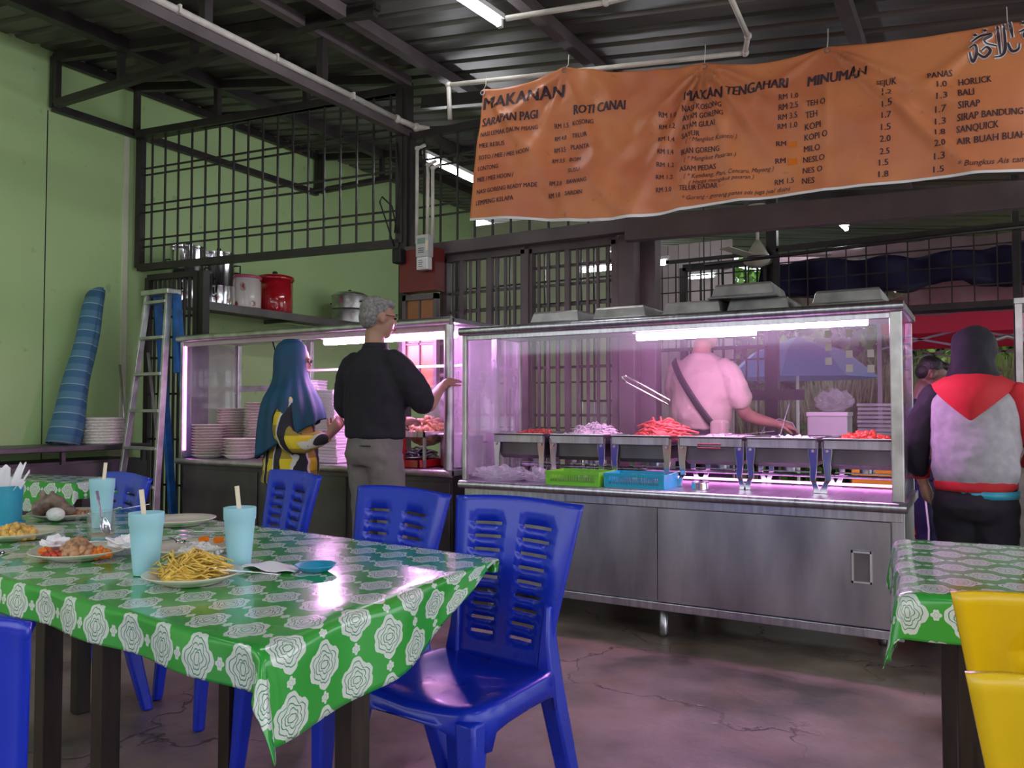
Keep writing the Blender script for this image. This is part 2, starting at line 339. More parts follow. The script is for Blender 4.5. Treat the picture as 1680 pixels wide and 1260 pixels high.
def obj(name, mb, m, parent=None, loc=None, rot=None, smooth=False, bevel=0, solid=0, sub=0, angle=None):
    me = mb.mesh(name, m)
    if smooth or angle:
        me.polygons.foreach_set('use_smooth', [True] * len(me.polygons))
        if angle:
            try: me.set_sharp_from_angle(angle=radians(angle))
            except Exception: pass
    o = link(name, me, parent, loc, rot)
    if solid: md = o.modifiers.new('s', 'SOLIDIFY'); md.thickness = solid; md.offset = 0
    if bevel: md = o.modifiers.new('b', 'BEVEL'); md.width = bevel; md.segments = 2; md.limit_method = 'ANGLE'
    if sub: md = o.modifiers.new('u', 'SUBSURF'); md.levels = sub; md.render_levels = sub
    return o
WR = bpy.data.textures.new('wrinkle', 'CLOUDS'); WR.noise_scale = .11; WR.noise_depth = 2
def blob(name, mb, m, parent, vox=.012, it=4):
    o = obj(name, mb, m, parent, smooth=True)
    r = o.modifiers.new('r', 'REMESH'); r.mode = 'VOXEL'; r.voxel_size = vox; r.use_smooth_shade = True
    q = o.modifiers.new('q', 'SMOOTH'); q.factor = .6; q.iterations = it
    if any(k in name for k in ('shirt', 'trousers', 'sleeve', 'hoodie', 'black_headscarf')):
        w = o.modifiers.new('w', 'DISPLACE'); w.texture = WR; w.strength = .030; w.mid_level = .5; w.texture_coords = 'LOCAL'
    return o
def tag(o, label=None, cat=None, group=None, kind=None):
    if label: o['label'] = label
    if cat: o['category'] = cat
    if group: o['group'] = group
    if kind: o['kind'] = kind
    return o
def thing(name, label, cat, loc=(0, 0, 0), rz=0, group=None):
    return tag(link(name, None, None, loc, (0, 0, rz)), label, cat, group)
def struct(name, mb=None, m=None, parent=None, **k):
    o = obj(name, mb, m, parent, **k) if mb else link(name, None, parent)
    if not parent: o['kind'] = 'structure'
    return o
def dup(root, loc, rz=0, label=None, group=None, rot=None):
    r = root.copy(); COL.objects.link(r); r.location = loc; r.rotation_euler = rot if rot else (0, 0, rz)
    if label: r['label'] = label
    if group: r['group'] = group
    for ch in list(root.children):
        c = ch.copy(); COL.objects.link(c); c.parent = r
        for g in ch.children: d = g.copy(); COL.objects.link(d); d.parent = c
    return r
def xf(me, fn):
    for v in me.vertices: v.co = fn(v.co)
# ------------------------------------------------------------ room shell
def roofz(x): return 4.12 - .13 * (x + 6.6)
struct('floor', MB().b2((-9, -5, -.1), (5, 10.6, 0)), 'floor')
struct('ground', MB().b2((-30, 10.6, -.14), (30, 40, -.04)), 'grass')
struct('ground_front', MB().b2((-30, -30, -.14), (30, -5, -.04)), 'grass')
struct('sky_blocker_wall', MB().b2((-16, -10.2, -.1), (14, -10, 2.6)), 'redbox')  # unseen wall added to block low sky and darken glass reflections
wl = struct('wall_left', MB().b2((-6.8, -3, 0), (-6.6, 10.1, 4.14)), 'green')
obj('wall_joint', MB().b2((-6.601, 3.70, 0), (-6.597, 3.708, 3.62)), 'iron', wl)
obj('pier_edge', MB().b2((-6.6, 4.38, .9), (-6.585, 4.43, 3.6)), 'cream', wl)
struct('wall_back', MB().b2((-6.6, 10, 0), (-4.4, 10.1, 3.9)), 'cream')
cl = struct('ceiling')
prof = []
for k in range(4):
    b = k * .2; prof += [(b, 0), (b + .13, 0), (b + .145, .028), (b + .185, .028), (b + .2, 0)]
def sheet(y0, x0, x1):
    mb = MB(); vs = [(x, y0 + u, roofz(x) + h) for x in (x0, x1) for u, h in prof]; n = len(prof)
    return mb.add(vs, [(i, i + 1, n + i + 1, n + i) for i in range(n - 1)])
for i in range(21):
    for a, b_ in ((-6.7, -2.0), (-2.05, 3.4)):
        obj('roof_sheet', sheet(-3.2 + i * .78, a, b_), 'roof', cl, solid=.002)
# back cladding boards beyond the courtyard
wb = struct('wall_rear')
for i in range(12):
    obj('cladding_board', MB().b2((-4.36 + i * .14, 10.02, .0), (-4.36 + i * .14 + .13, 10.06, 3.3)), 'creamp', wb)
# ------------------------------------------------------------ roof steelwork
def truss(label, a, b, ztop, zbot, nv, w=.05, name='roof_truss'):
    t = thing(name, label, 'truss'); a = Vector(a); b = Vector(b)
    P = lambda q, z: Vector((q.x, q.y, z if not callable(z) else z(q.x)))
    obj('top_chord', MB().beam(P(a, ztop), P(b, ztop), w, .07), 'beam' if name == 'roof_beam' else 'iron', t)
    obj('bottom_chord', MB().beam(P(a, zbot), P(b, zbot), w, .06), 'beam' if name == 'roof_beam' else 'iron', t)
    for i in range(nv):
        q = a.lerp(b, (i + .0) / max(1, nv - 1))
        obj('strut', MB().beam(P(q, zbot), P(q, ztop), w * .9, w * .9), 'iron', t)
    return t
truss('dark steel truss running along the top of the green wall', (-6.55, 3.72, 0), (-6.55, 6.75, 0), 4.06, 3.64, 2)
truss('dark steel cross truss with short struts nearest the camera at upper left', (-6.5, 3.72, 0), (-3.2, 3.79, 0), lambda x: roofz(x) - .06, 3.66, 5)
truss('dark steel cross truss just above the barred grille', (-6.5, 4.44, 0), (-3.8, 4.85, 0), lambda x: roofz(x) - .06, 3.62, 4)
truss('dark steel cross truss farther back behind the barred grille', (-6.5, 6.75, 0), (-3.8, 6.75, 0), lambda x: roofz(x) - .06, 3.66, 4)
truss('brown steel truss carrying the long white conduit', (-3.79, .2, 0), (-3.79, 4.88, 0), 3.68, 3.28, 6, .06, 'roof_beam')
for lab, x in (('brown purlin just right of the conduit truss', -3.45), ('brown purlin above the centre of the room near the ceiling tube light', -2.25), ('brown purlin at the right hidden mostly by the orange banner', -.6)):
    o = obj('roof_purlin', MB().beam((x, -1, roofz(x) - .05), (x, 9.5, roofz(x) - .05), .07, .08), 'beam'); tag(o, lab, 'beam')
for lab, x, in (('dark purlin over the green wall side, left one', -5.6), ('dark purlin over the green wall side, right one', -4.6)):
    tag(obj('roof_purlin', MB().beam((x, -1, roofz(x) - .06), (x, 9.5, roofz(x) - .06), .08, .09), 'iron'), lab, 'beam')
for lab, y in (('dark cross beam under the roof behind the banner', 4.95), ('dark cross beam far back under the roof above the fan', 8.2)):
    tag(obj('cross_beam', MB().beam((-3.7, y, roofz(-3.7) - .22), (3, y, roofz(3) - .16), .06, .09), 'iron'), lab, 'beam')
# white conduits
def pipe(label, pts, r=.011, name='conduit'):
    mb = MB()
    for a, b in zip(pts, pts[1:]): mb.tube([a, b], r, 10)
    for p in pts[1:-1]: mb.ell(p, (r * 1.5,) * 3, n=10, m=6)
    return tag(obj(name, mb, 'pipe', smooth=True), label, 'pipe')
o = pipe('long white conduit running along the brown truss to the iron column', [(-3.76, .2, 3.335), (-3.76, 4.7, 3.335), (-3.70, 4.86, 3.31), (-3.62, 4.92, 3.30)], .022)
for y in (1.2, 2.0, 2.8, 3.5, 4.2): obj('pipe_clip', MB().box((-3.76, y, 3.335), (.06, .015, .05)), 'pipe', o)
pipe('white conduit with elbow crossing above the orange banner', [(-2.74, 3.93, 2.90), (-2.75, 3.93, 3.11), (-2.06, 4.05, 3.08), (-1.07, 4.28, 3.06), (-1.03, 4.18, 3.10), (-1.0, 3.72, 3.10), (-1.06, 3.56, 3.12)], .014)
pipe('upper white conduit joined to the near ceiling tube light', [(-2.06, 3.45, 3.14), (-1.55, 3.54, 3.13), (-1.06, 3.56, 3.12), (-.6, 3.62, 3.15)], .014)
for lab, x, z0, z1 in (('white vertical conduit beside the iron column, left of three', -3.645, 2.40, 3.12), ('white vertical conduit beside the iron column, middle of three', -3.545, 2.40, 2.98), ('white vertical conduit beside the iron column, right of three', -3.50, 2.40, 2.95)):
    pipe(lab, [(x, 4.80, z0), (x, 4.80, z1), (x + .03, 4.86, z1 + .04)], .013)
# ------------------------------------------------------------ ceiling tube lights
def lamp(label, a, b, r=.016, m='tube_white', cat='light'):
    a = Vector(a); b = Vector(b); d = (b - a).normalized(); t = thing('tube_light', label, cat, a); L = (b - a)
    obj('tube', MB().tube([Vector((0, 0, 0)) + d * .03, L - d * .03], r, 10), m, t, smooth=True)
    obj('housing', MB().beam((0, 0, .045), L + Vector((0, 0, .045)), .05, .03), 'white', t)
    for p in (d * .015, L - d * .015): obj('lamp_holder', MB().box(p + Vector((0, 0, .01)), (.03, .03, .06)), 'white', t)
    return t
lamp('bright near ceiling tube light at the top edge left of the banner', (-2.52, 2.75, 3.42), (-2.415, 3.99, 3.42), .02)
lamp('bright ceiling tube light partly behind the left end of the banner', (-3.95, 5.30, 3.24), (-3.98, 6.55, 3.24), .02)
lamp('far ceiling tube light to the right of the ceiling fan', (-1.16, 7.4, 2.90), (-1.09, 8.1, 2.86), .02)
lamp('tube light glowing behind the lattice gates below the banner', (-3.36, 7.0, 2.50), (-2.45, 7.0, 2.50), .02)
for lab, x, y in (('added fill tube light over the left side behind the camera', -4.4, .4), ('added fill tube light over the middle behind the camera', -2.0, -.6), ('added fill tube light over the right side behind the camera', .6, -.2), ('added fill tube light far back on the left behind the camera', -4.6, -1.8), ('added fill tube light far back on the right behind the camera', -.6, -2.2), ('added fill tube light, out of view over the right table area', 1.6, 2.6)):  # unseen fill tubes added to brighten the room
    lamp(lab, (x, y, roofz(x) - .16), (x + .02, y + 1.2, roofz(x) - .16), .02)
tag(obj('hanging_rod', MB().tube([(-2.8, 9.2, 2.78), (-2.8, 9.2, 3.62)], .006), 'iron'), 'thin rod holding up the dim far tube light', 'rod')
lamp('dim far tube light seen between the fan and the column', (-3.0, 9.2, 2.72), (-2.65, 9.2, 2.72), .02)
# ------------------------------------------------------------ columns, beams, grille and lattice gates
def column(label, x, y, z1, w, m='beam', d=None):
    t = thing('iron_column', label, 'column', (x, y, 0))
    obj('shaft', MB().b2((-w / 2, -(d or w) / 2, 0), (w / 2, (d or w) / 2, z1)), m, t, bevel=.004)
    obj('base_plate', MB().b2((-w / 2 - .03, -(d or w) / 2 - .03, 0), (w / 2 + .03, (d or w) / 2 + .03, .012)), m, t)
    return t
column('tall dark iron column between the green wall grille and the lattice gates', -3.80, 4.86, 3.66, .075, 'iron')
column('thick brown-grey column at the right end of the lattice gates', -2.00, 4.93, 2.30, .11)
column('second brown-grey column just right of the lattice gates', -1.90, 5.05, 2.30, .11)
column('dark column left of the folded gate beside the ladder', -5.80, 4.62, 2.36, .07, 'iron')
column('slim dark column behind the clear case, far courtyard side', -1.56, 7.1, 3.2, .09, 'iron')
column('thin dark post at the far right behind the hooded person', .22, 7.0, 2.9, .05, 'iron')
BAR = {}
def bar_mesh(L, w, m):
    k = (round(L, 3), w, m)
    if k not in BAR: BAR[k] = MB().b2((-w / 2, -w / 2, 0), (w / 2, w / 2, L)).mesh('bar', m)
    return BAR[k]
def lattice(name, label, cat, a, b, z0, z1, xs, zs, fw=.05, bw=.012, m='iron', tops=None, slats=None):
    a = Vector((a[0], a[1], 0)); b = Vector((b[0], b[1], 0)); L = (b - a).length; rz = atan2(b.y - a.y, b.x - a.x)
    t = thing(name, label, cat, (a.x, a.y, 0), rz)
    if fw:
        for z in (z0, z1): obj('frame_rail', MB().b2((0, -fw / 2, z - fw / 2), (L, fw / 2, z + fw / 2)), m, t)
        for x in (0, L): obj('frame_stile', MB().b2((x - fw / 2, -fw / 2, z0), (x + fw / 2, fw / 2, z1)), m, t)
    for i, x in enumerate(xs):
        H = (tops(x) if tops else z1) - z0; link('bar', bar_mesh(H, bw, m), t, (x, 0, z0))
    for z in zs:
        me = bar_mesh(L, bw, m); link('bar', me, t, (0, .004 + bw, z), (0, pi / 2, 0))
    if slats:
        for x in slats: link('slat', bar_mesh(z1 - z0, .035, m), t, (x, -.01, z0))
    return t, L
xs = [.14 + i * .155 for i in range(17)]
lattice('security_grille', 'tall barred iron grille in front of the green wall at left', 'grille', (-6.52, 4.50), (-3.83, 4.84), 2.43, 3.62, xs, [2.62, 2.69, 2.93, 3.0, 3.27, 3.33], .06, .014)
lattice('security_grille', 'short barred grille panel between the iron column and the orange banner', 'grille', (-3.76, 4.88), (-2.1, 4.93), 2.38, 3.25, [.12 + i * .15 for i in range(10)], [2.62, 2.7, 3.0, 3.06], .05, .013)
# folded sliding gate beneath the grille beside the ladder
lattice('folded_gate', 'narrow folded lattice gate between the ladder and the left food case', 'gate', (-6.45, 4.55), (-5.86, 4.60), .05, 2.34, [.08 + i * .06 for i in range(8)], [.5, .9, 1.3, 1.62, 1.8, 1.98], .05, .018)
# lattice gates behind the food cases
lattice('lattice_gate', 'wide dark lattice gate behind the clear food case, left leaf', 'gate', (-3.45, 4.90), (-2.76, 4.90), .03, 2.28, [.07 + i * .075 for i in range(9)], [.4, .7, 1.0, 1.12, 1.45, 1.88, 2.02], .06, .018, 'beam', slats=[.16, .4])
lattice('lattice_gate', 'wide dark lattice gate behind the clear food case, right leaf', 'gate', (-2.74, 4.92), (-2.08, 4.92), .03, 2.28, [.07 + i * .075 for i in range(8)], [.4, .7, 1.0, 1.12, 1.45, 1.88, 2.02, 2.15], .06, .018, 'beam', slats=[.3])
lattice('lattice_gate', 'second lattice gate standing farther back in the courtyard beyond the first gates', 'gate', (-4.3, 6.3), (-2.6, 6.3), .03, 2.6, [.1 + i * .12 for i in range(14)], [.6, 1.0, 1.4, 1.9, 2.1, 2.3], .05, .014)
lattice('lattice_gate', 'far lattice gate seen through the case between the vendor and the umbrella', 'gate', (-2.35, 7.1), (-1.6, 7.1), .03, 2.45, [.06 + i * .1 for i in range(7)], [.5, .8, 1.38, 1.6, 1.8, 2.0], .06, .014)
tag(obj('gate_lock_bar', MB().b2((-2.3, 7.03, 1.24), (-1.3, 7.07, 1.33)), 'iron'), 'dark horizontal bar across the far lattice gate', 'bar')
lattice('mesh_grille', 'wide square mesh grille hanging in front of the dark blue awning', 'grille', (-1.50, 6.98), (.95, 6.98), 1.95, 2.52, [.1 + i * .15 for i in range(16)], [2.1, 2.25, 2.4], .045, .010)
lattice('mesh_grille', 'square mesh grille in front of the pale cladding, left of the fan', 'grille', (-2.75, 7.0), (-1.6, 7.0), 1.7, 2.5, [.1 + i * .13 for i in range(9)], [1.85, 2.05, 2.22, 2.36], .03, .010)
# long header beams
tag(obj('header_beam', MB().beam((-1.97, 4.80, 2.31), (1.4, 5.34, 2.33), .08, .15), 'beam', bevel=.004), 'long brown-grey header beam running right under the banner', 'beam')
tag(obj('header_beam', MB().beam((-3.76, 4.84, 2.345), (-1.95, 4.84, 2.345), .08, .09), 'beam', bevel=.004), 'brown-grey header beam over the lattice gates', 'beam')
tag(obj('far_pipe', MB().tube([(-2.0, 6.6, 2.37), (-.3, 6.9, 2.48), (.9, 7.0, 2.52)], .014), 'iron', smooth=True), 'thin dark pipe crossing behind the ceiling fan', 'pipe')
# meter and brown panes on the column
t = thing('electricity_meter', 'pale grey electricity meter mounted beside the iron column', 'meter', (-3.45, 4.60, 2.16))
obj('housing', MB().b2((-.055, 0, .09), (.055, .07, .25)), 'meter', t, bevel=.008)
obj('cover', MB().b2((-.05, .005, 0), (.05, .06, .09)), 'white', t, bevel=.005)
obj('display', MB().b2((-.036, -.004, .185), (.03, .003, .225)), 'meterface', t)
obj('seal_tag', MB().b2((.04, -.008, .13), (.06, -.003, .20)), 'straw', t)
obj('wiring_label', MB().b2((-.035, -.002, .012), (.035, .006, .075)), 'label', t)
mb = MB()
for k in range(4): mb.b2((-.026, -.004, .02 + k * .014), (.012 - .006 * (k % 2), 0, .024 + k * .014))
for k in range(3): mb.b2((-.03, -.003, .12 + k * .015), (.02, 0, .124 + k * .015))
obj('meter_print', mb, 'ink', t)
t = thing('meter_board', 'dark red backing box behind the electricity meter', 'box', (-3.55, 4.74, 2.02))
obj('board', MB().b2((-.16, -.06, .0), (.16, .06, .31)), 'redbox', t)
obj('black_fuse', MB().b2((-.18, -.13, .21), (-.10, -.06, .32)), 'dark', t, bevel=.01)
w = struct('window_1'); w.location = (-3.70, 4.72, 1.30)
obj('window_frame', MB().b2((0, -.02, 0), (.03, .02, .70)).b2((.28, -.02, 0), (.31, .02, .70)).b2((0, -.02, .66), (.31, .02, .70)).b2((.145, -.015, 0), (.155, .015, .7)).b2((0, -.015, .5), (.3, .015, .515)).b2((0, -.015, .33), (.3, .015, .345)), 'beam', w)
for i in range(2):
    for j in range(4): obj('pane', MB().b2((.033 + i * .125, .0, .02 + j * .165), (.143 + i * .125, .012, .165 + j * .165)), 'brownpane', w)
mb = MB(); mb.tube([(-3.86, 4.80, 2.40), (-3.93, 4.78, 2.62), (-3.97, 4.76, 2.75), (-3.93, 4.74, 2.78), (-3.85, 4.76, 2.70), (-3.82, 4.79, 2.5)], .006)
mb.tube([(-3.84, 4.80, 3.2), (-3.80, 4.79, 2.9), (-3.84, 4.78, 2.5)], .005)
tag(obj('loose_cable', mb, 'dark', smooth=True), 'black loose cable loop beside the iron column', 'cable')
# ceiling fan
t = thing('ceiling_fan', 'cream ceiling fan hanging behind the header beam', 'fan', (-1.66, 7.0, 2.38))
obj('canopy', MB().lathe([(.02, .40), (.075, .52), (.078, .54)], 20), 'fanw', t, smooth=True)
obj('rod', MB().tube([(0, 0, .2), (0, 0, .45)], .014), 'fanw', t, smooth=True)
obj('motor', MB().lathe([(.0, .0), (.06, .005), (.115, .04), (.125, .07), (.12, .085)], 24), 'fanw', t, smooth=True)
obj('motor_cone', MB().lathe([(.11, .08), (.10, .10), (.05, .19), (.02, .235)], 24), 'fanw', t, smooth=True)
obj('band', MB().lathe([(.128, .068), (.130, .078), (.126, .086)], 24), 'steeld', t)
for k in range(3):
    a = 2 * pi * k / 3 + .3; obj('blade', MB().box((.36, 0, .085), (.46, .09, .003), (.10, 0, 0)), 'fanw', t, rot=(0, 0, a))
# ------------------------------------------------------------ display cases
def rail(name, a, b, r, m, p, n=14): return obj(name, MB().tube([a, b], r, n), m, p, smooth=True, angle=50)
# main clear case
L = 2.36; D = .70
mc = thing('display_case', 'large stainless steel food case holding the six chafing dishes', 'display case', (-2.66, 3.916, 0))
obj('cabinet_body', MB().b2((.03, .05, .15), (L - .02, D, .70)), 'steelv', mc)
obj('counter_top', MB().b2((0, .012, .705), (L, D, .745)), 'steel', mc, bevel=.003)
rail('rounded_nosing', (0, .012, .722), (L, .012, .722), .024, 'steel', mc)
obj('top_rail', MB().b2((.03, .028, .655), (L - .02, .05, .70)), 'steel', mc, bevel=.003)
obj('bottom_rail', MB().b2((.0, .022, .135), (L - .02, .06, .175)), 'steel', mc, bevel=.003)
d1 = obj('sliding_door', MB().b2((.06, .040, .178), (1.20, .052, .652)), 'steelv', mc, bevel=.002)
d2 = obj('sliding_door', MB().b2((1.205, .034, .178), (L - .07, .048, .652)), 'steelv', mc, bevel=.002)
h = MB(); hx = 2.17
h.b2((hx - .045, .026, .37), (hx + .045, .036, .385)).b2((hx - .045, .026, .505), (hx + .045, .036, .52)).b2((hx - .045, .026, .37), (hx - .032, .036, .52)).b2((hx + .032, .026, .37), (hx + .045, .036, .52))
obj('recessed_handle', h, 'chrome', d2, bevel=.003)
obj('handle_recess', MB().b2((hx - .03, .030, .385), (hx + .03, .035, .505)), 'steeld', d2)
obj('corner_post', MB().b2((L - .065, .03, .15), (L - .01, .06, .70)), 'steel', mc, bevel=.003)
obj('corner_post', MB().b2((.02, .03, .15), (.055, .06, .70)), 'steel', mc, bevel=.003)
for x, y in ((.15, .12), (1.228, .05), (L - .15, .45), (.15, D - .08), (L - .15, D - .08), (1.228, D - .08)):
    obj('foot', MB().lathe([(.018, 0), (.024, .02), (.021, .14)], 14), 'steel', mc, (x, y, 0), smooth=True)
for x, y, w, dd in ((.022, .035, .026, .03), (L - .035, .035, .05, .035), (.022, D - .03, .03, .03), (L - .03, D - .03, .03, .03)):
    obj('upright', MB().b2((x - w / 2, y - dd / 2, .745), (x + w / 2, y + dd / 2, 1.60)), 'alu', mc, bevel=.004)
obj('canopy_top', MB().b2((0, .012, 1.605), (L, D, 1.635)), 'steel', mc, bevel=.004)
rail('canopy_nosing', (0, .01, 1.615), (L, .01, 1.615), .024, 'steel', mc)
obj('canopy_rail', MB().b2((.03, .03, 1.565), (L - .02, .05, 1.595)), 'steel', mc, bevel=.002)
obj('end_glass', MB().b2((.015, .05, .75), (.021, D - .05, 1.60)), 'glassf', mc)
obj('end_glass', MB().b2((L - .022, .05, .75), (L - .016, D - .05, 1.60)), 'glass', mc)
obj('front_glass', MB().b2((.05, .040, 1.02), (L - .06, .045, 1.565)), 'glass', mc)
rail('rear_bar', (.03, D - .03, .80), (L - .03, D - .03, .80), .01, 'steel', mc)
for i, (a, b) in enumerate((((1.02, .24, 1.555), (1.66, .24, 1.555)), ((1.62, .21, 1.575), (2.19, .21, 1.575)))):
    f = obj('light_tube', MB().tube([a, b], .020, 12), 'tube_pink', mc, smooth=True)
    obj('tube_batten', MB().b2((a[0] - .02, a[1] - .02, a[2] + .02), (b[0] + .02, b[1] + .02, a[2] + .035)), 'white', f)
obj('strip_light', MB().b2((.9, D - .05, .755), (L - .08, D - .04, .768)), 'strip_pink', mc)
# pale square stickers on the glass
mb = []
for i, (x, zs_) in enumerate(((-.62, (1.585 - .06, 1.465, 1.40)), (-.53, (1.525, 1.43, 1.365)), (-.44, (1.53, 1.43, 1.36)))):
    for z in zs_:
        s_ = obj('square_sticker', MB().box((x + 2.66, .037, z - .02), (.028, .002, .034)), 'creamp', mc)
# taller left case
L2 = 2.62; D2 = .60
lc = thing('display_case', 'long dark-bodied food case at left where the two customers stand', 'display case', (-5.48, 4.12, 0))
obj('cabinet_body', MB().b2((.03, .05, .12), (L2 - .02, D2, .74)), 'steeld', lc)
obj('counter_top', MB().b2((0, .012, .74), (L2, D2, .78)), 'steel', lc, bevel=.003)
rail('rounded_nosing', (0, .012, .757), (L2, .012, .757), .024, 'alu', lc)
for x0 in (.05, .91, 1.77):
    obj('cabinet_door', MB().b2((x0, .035, .15), (x0 + .82, .052, .70)), 'steeld', lc, bevel=.003)
for x, y in ((.1, .1), (L2 - .1, .1), (.1, D2 - .1), (L2 - .1, D2 - .1), (L2 / 2, .1)):
    obj('foot', MB().lathe([(.018, 0), (.024, .02), (.021, .13)], 12), 'steel', lc, (x, y, 0), smooth=True)
rail('upright', (L2 - .035, .03, .78), (L2 - .035, .03, 1.70), .032, 'alu', lc, 18)
obj('upright', MB().b2((.02, .015, .78), (.05, .045, 1.70)), 'alu', lc, bevel=.003)
for x in (.03, .86, L2 - .03): obj('upright', MB().b2((x - .022, D2 - .04, .78), (x + .022, D2, 1.70)), 'alu', lc, bevel=.003)
obj('canopy_top', MB().b2((0, 0.012, 1.705), (L2, D2 + .02, 1.735)), 'steel', lc, bevel=.004)
rail('canopy_nosing', (0, .01, 1.715), (L2, .01, 1.715), .026, 'alu', lc)
obj('canopy_rail', MB().b2((.03, .03, 1.655), (L2 - .06, .06, 1.695)), 'creamp', lc, bevel=.002)
obj('end_glass', MB().b2((.03, .05, .79), (.036, D2 - .04, 1.69)), 'glassf', lc)
obj('end_glass', MB().b2((L2 - .03, .06, .79), (L2 - .024, D2 - .04, 1.69)), 'glassf', lc)
sh = obj('glass_shelf', MB().b2((1.05, .35, 1.45), (L2 - .06, D2 - .04, 1.458)), 'glass', lc)
obj('shelf_edge', MB().b2((1.05, .343, 1.447), (L2 - .06, .352, 1.463)), 'foam', sh)
obj('back_rail', MB().b2((.05, D2 - .02, 1.31), (.84, D2, 1.36)), 'alu', lc)
f = obj('light_tube', MB().tube([(1.38, .2, 1.645), (2.52, .2, 1.645)], .022, 12), 'tube_pink', lc, smooth=True)
obj('tube_batten', MB().b2((1.36, .18, 1.667), (2.54, .22, 1.682)), 'white', f)
obj('vertical_strip_light', MB().b2((.055, .03, .84), (.068, .042, 1.66)), 'strip_pink', lc)
# front glass sneeze-guard on the rear left
# ------------------------------------------------------------ chafing dishes
def chafer():
    t = thing('chafing_dish', 'x', 'chafing dish', (0, 0, .745), 0, 'chafing dishes on the clear case counter')
    w, d, h = .17, .24, .262
    mb = MB(); mb.b2((-w, -d, h - .045), (w, -d + .008, h)).b2((-w, d - .008, h - .045), (w, d, h)).b2((-w, -d, h - .045), (-w + .008, d, h)).b2((w - .008, -d, h - .045), (w, d, h))
    obj('frame', mb, 'steel', t, bevel=.003)
    for sx in (-1, 1):
        for sy in (-1, 1):
            x = sx * (w - .018); y = sy * (d - .012)
            vs = []; fs = []; pr = [(h - .01, 0, .026), (h - .07, 0, .024), (h * .5, sx * .002, .018), (h * .25, sx * -.003, .014), (.05, sx * .006, .013), (.02, sx * .016, .016), (0, sx * .018, .019)]
            for z, ox, hw in pr:
                for a, b in ((-hw, -.008), (hw, -.008), (hw * .8, .008), (-hw * .8, .008)): vs.append((x + ox + a, y + sy * (.0 if z > .06 else .008) + b, z))
            for k in range(len(pr) - 1):
                for j in range(4): fs.append((k * 4 + j, (k + 1) * 4 + j, (k + 1) * 4 + (j + 1) % 4, k * 4 + (j + 1) % 4))
            fs += [(0, 1, 2, 3), (len(vs) - 1, len(vs) - 2, len(vs) - 3, len(vs) - 4)]
            lg = obj('leg', MB().add(vs, fs), 'chrome', t, bevel=.003)
            if sy < 0: obj('screw', MB().lathe([(.008, 0), (.006, .004)], 10), 'steel', lg, (x, y - .012, h - .055), (pi / 2, 0, 0))
    mb = MB(); z0 = h - .14
    def ring(k, z): return [(-k * w, -k * d * 1.02, z), (k * w, -k * d * 1.02, z), (k * w, k * d * 1.02, z), (-k * w, k * d * 1.02, z)]
    mb.add(ring(.78, z0) + ring(.84, z0 + .02) + ring(.88, h + .002) + ring(1.02, h + .004) + ring(1.02, h + .001), [(3, 2, 1, 0)] + [(k * 4 + j, k * 4 + (j + 1) % 4, k * 4 + 4 + (j + 1) % 4, k * 4 + 4 + j) for k in range(4) for j in range(4)])
    obj('water_pan', mb, 'steeld', t, solid=.002, bevel=.004)
    mb = MB(); mb.add(ring(.78, h - .05) + ring(.90, h + .003) + ring(1.0, h + .008), [(0, 1, 2, 3)] + [(k * 4 + j, k * 4 + (j + 1) % 4, k * 4 + 4 + (j + 1) % 4, k * 4 + 4 + j) for k in range(2) for j in range(4)])
    obj('food_pan', mb, 'chrome', t, solid=.002)
    obj('shelf_bar', MB().b2((-w + .02, -.02, .085), (w - .02, .02, .09)), 'steel', t)
    obj('burner', MB().lathe([(.035, .0), (.038, .03), (.036, .045), (.012, .047)], 16), 'steel', t, (0, 0, .091), smooth=True, angle=40)
    return t
cx_ = [-2.405, -2.02, -1.635, -1.245, -.885, -.515]
dl = ['leftmost chafing dish, holding the reddish chopped food', 'second chafing dish from left, heaped with white shreds', 'third chafing dish from left, heaped with pink-red strips', 'fourth chafing dish, with a brown wire handle on its front', 'fifth chafing dish, with a serving spoon standing in it', 'rightmost chafing dish next to the steel end post']
ch0 = chafer()
for i, x in enumerate(cx_):
    loc = (x, 4.20 + .24 - .03, .745)
    if i == 0: ch0.location = loc; ch0['label'] = dl[0]
    else: dup(ch0, loc, 0, dl[i])
def pile(name, label, cat, m, c, r, h, n, kind='chunk', seed=1, size=.012, thin=.18):
    random.seed(seed); mb = MB(); vs = 10
    for k in range(n):
        a = random.uniform(0, 2 * pi); q = sqrt(random.random()); x = r[0] * q * cos(a); y = r[1] * q * sin(a); z = h * (1 - q * q) * random.uniform(.5, 1) + size * .4
        if kind == 'strip':
            b = random.uniform(0, pi); l = size * random.uniform(1.6, 3.2); dz = random.uniform(-.4, .6) * l
            mb.tube([(x, y, z), (x + cos(b) * l * .5, y + sin(b) * l * .5, z + dz * .6 + .004), (x + cos(b) * l, y + sin(b) * l, z + dz * .3)], size * thin, 5)
        else:
            s = size * random.uniform(.5, 1.1); mb.ell((x, y, z), (s, s * random.uniform(.5, .9), s * random.uniform(.4, .8)), (random.random() * 3, random.random() * 3, 0), 7, 4)
    mb.ell((0, 0, size * .2), (r[0] * .95, r[1] * .95, h * .75), n=20, m=8)
    return tag(obj(name, mb, m, None, c, smooth=True), label, cat, kind='stuff')
pz = .745 + .235; py = 4.40
pile('chopped_sambal', 'reddish chopped chilli food in the leftmost chafing dish', 'food', 'redfood', (cx_[0], py, pz), (.13, .19), .045, 160, seed=2, size=.02)
pile('white_shreds', 'heap of white shredded food in the second chafing dish', 'food', 'rice', (cx_[1], py, pz), (.14, .19), .085, 380, 'strip', seed=3, size=.02)
pile('pink_strips', 'heap of pink-red fried strips in the third chafing dish', 'food', 'pinkfood', (cx_[2] + .05, py, pz), (.09, .16), .10, 200, 'strip', seed=4, size=.036)
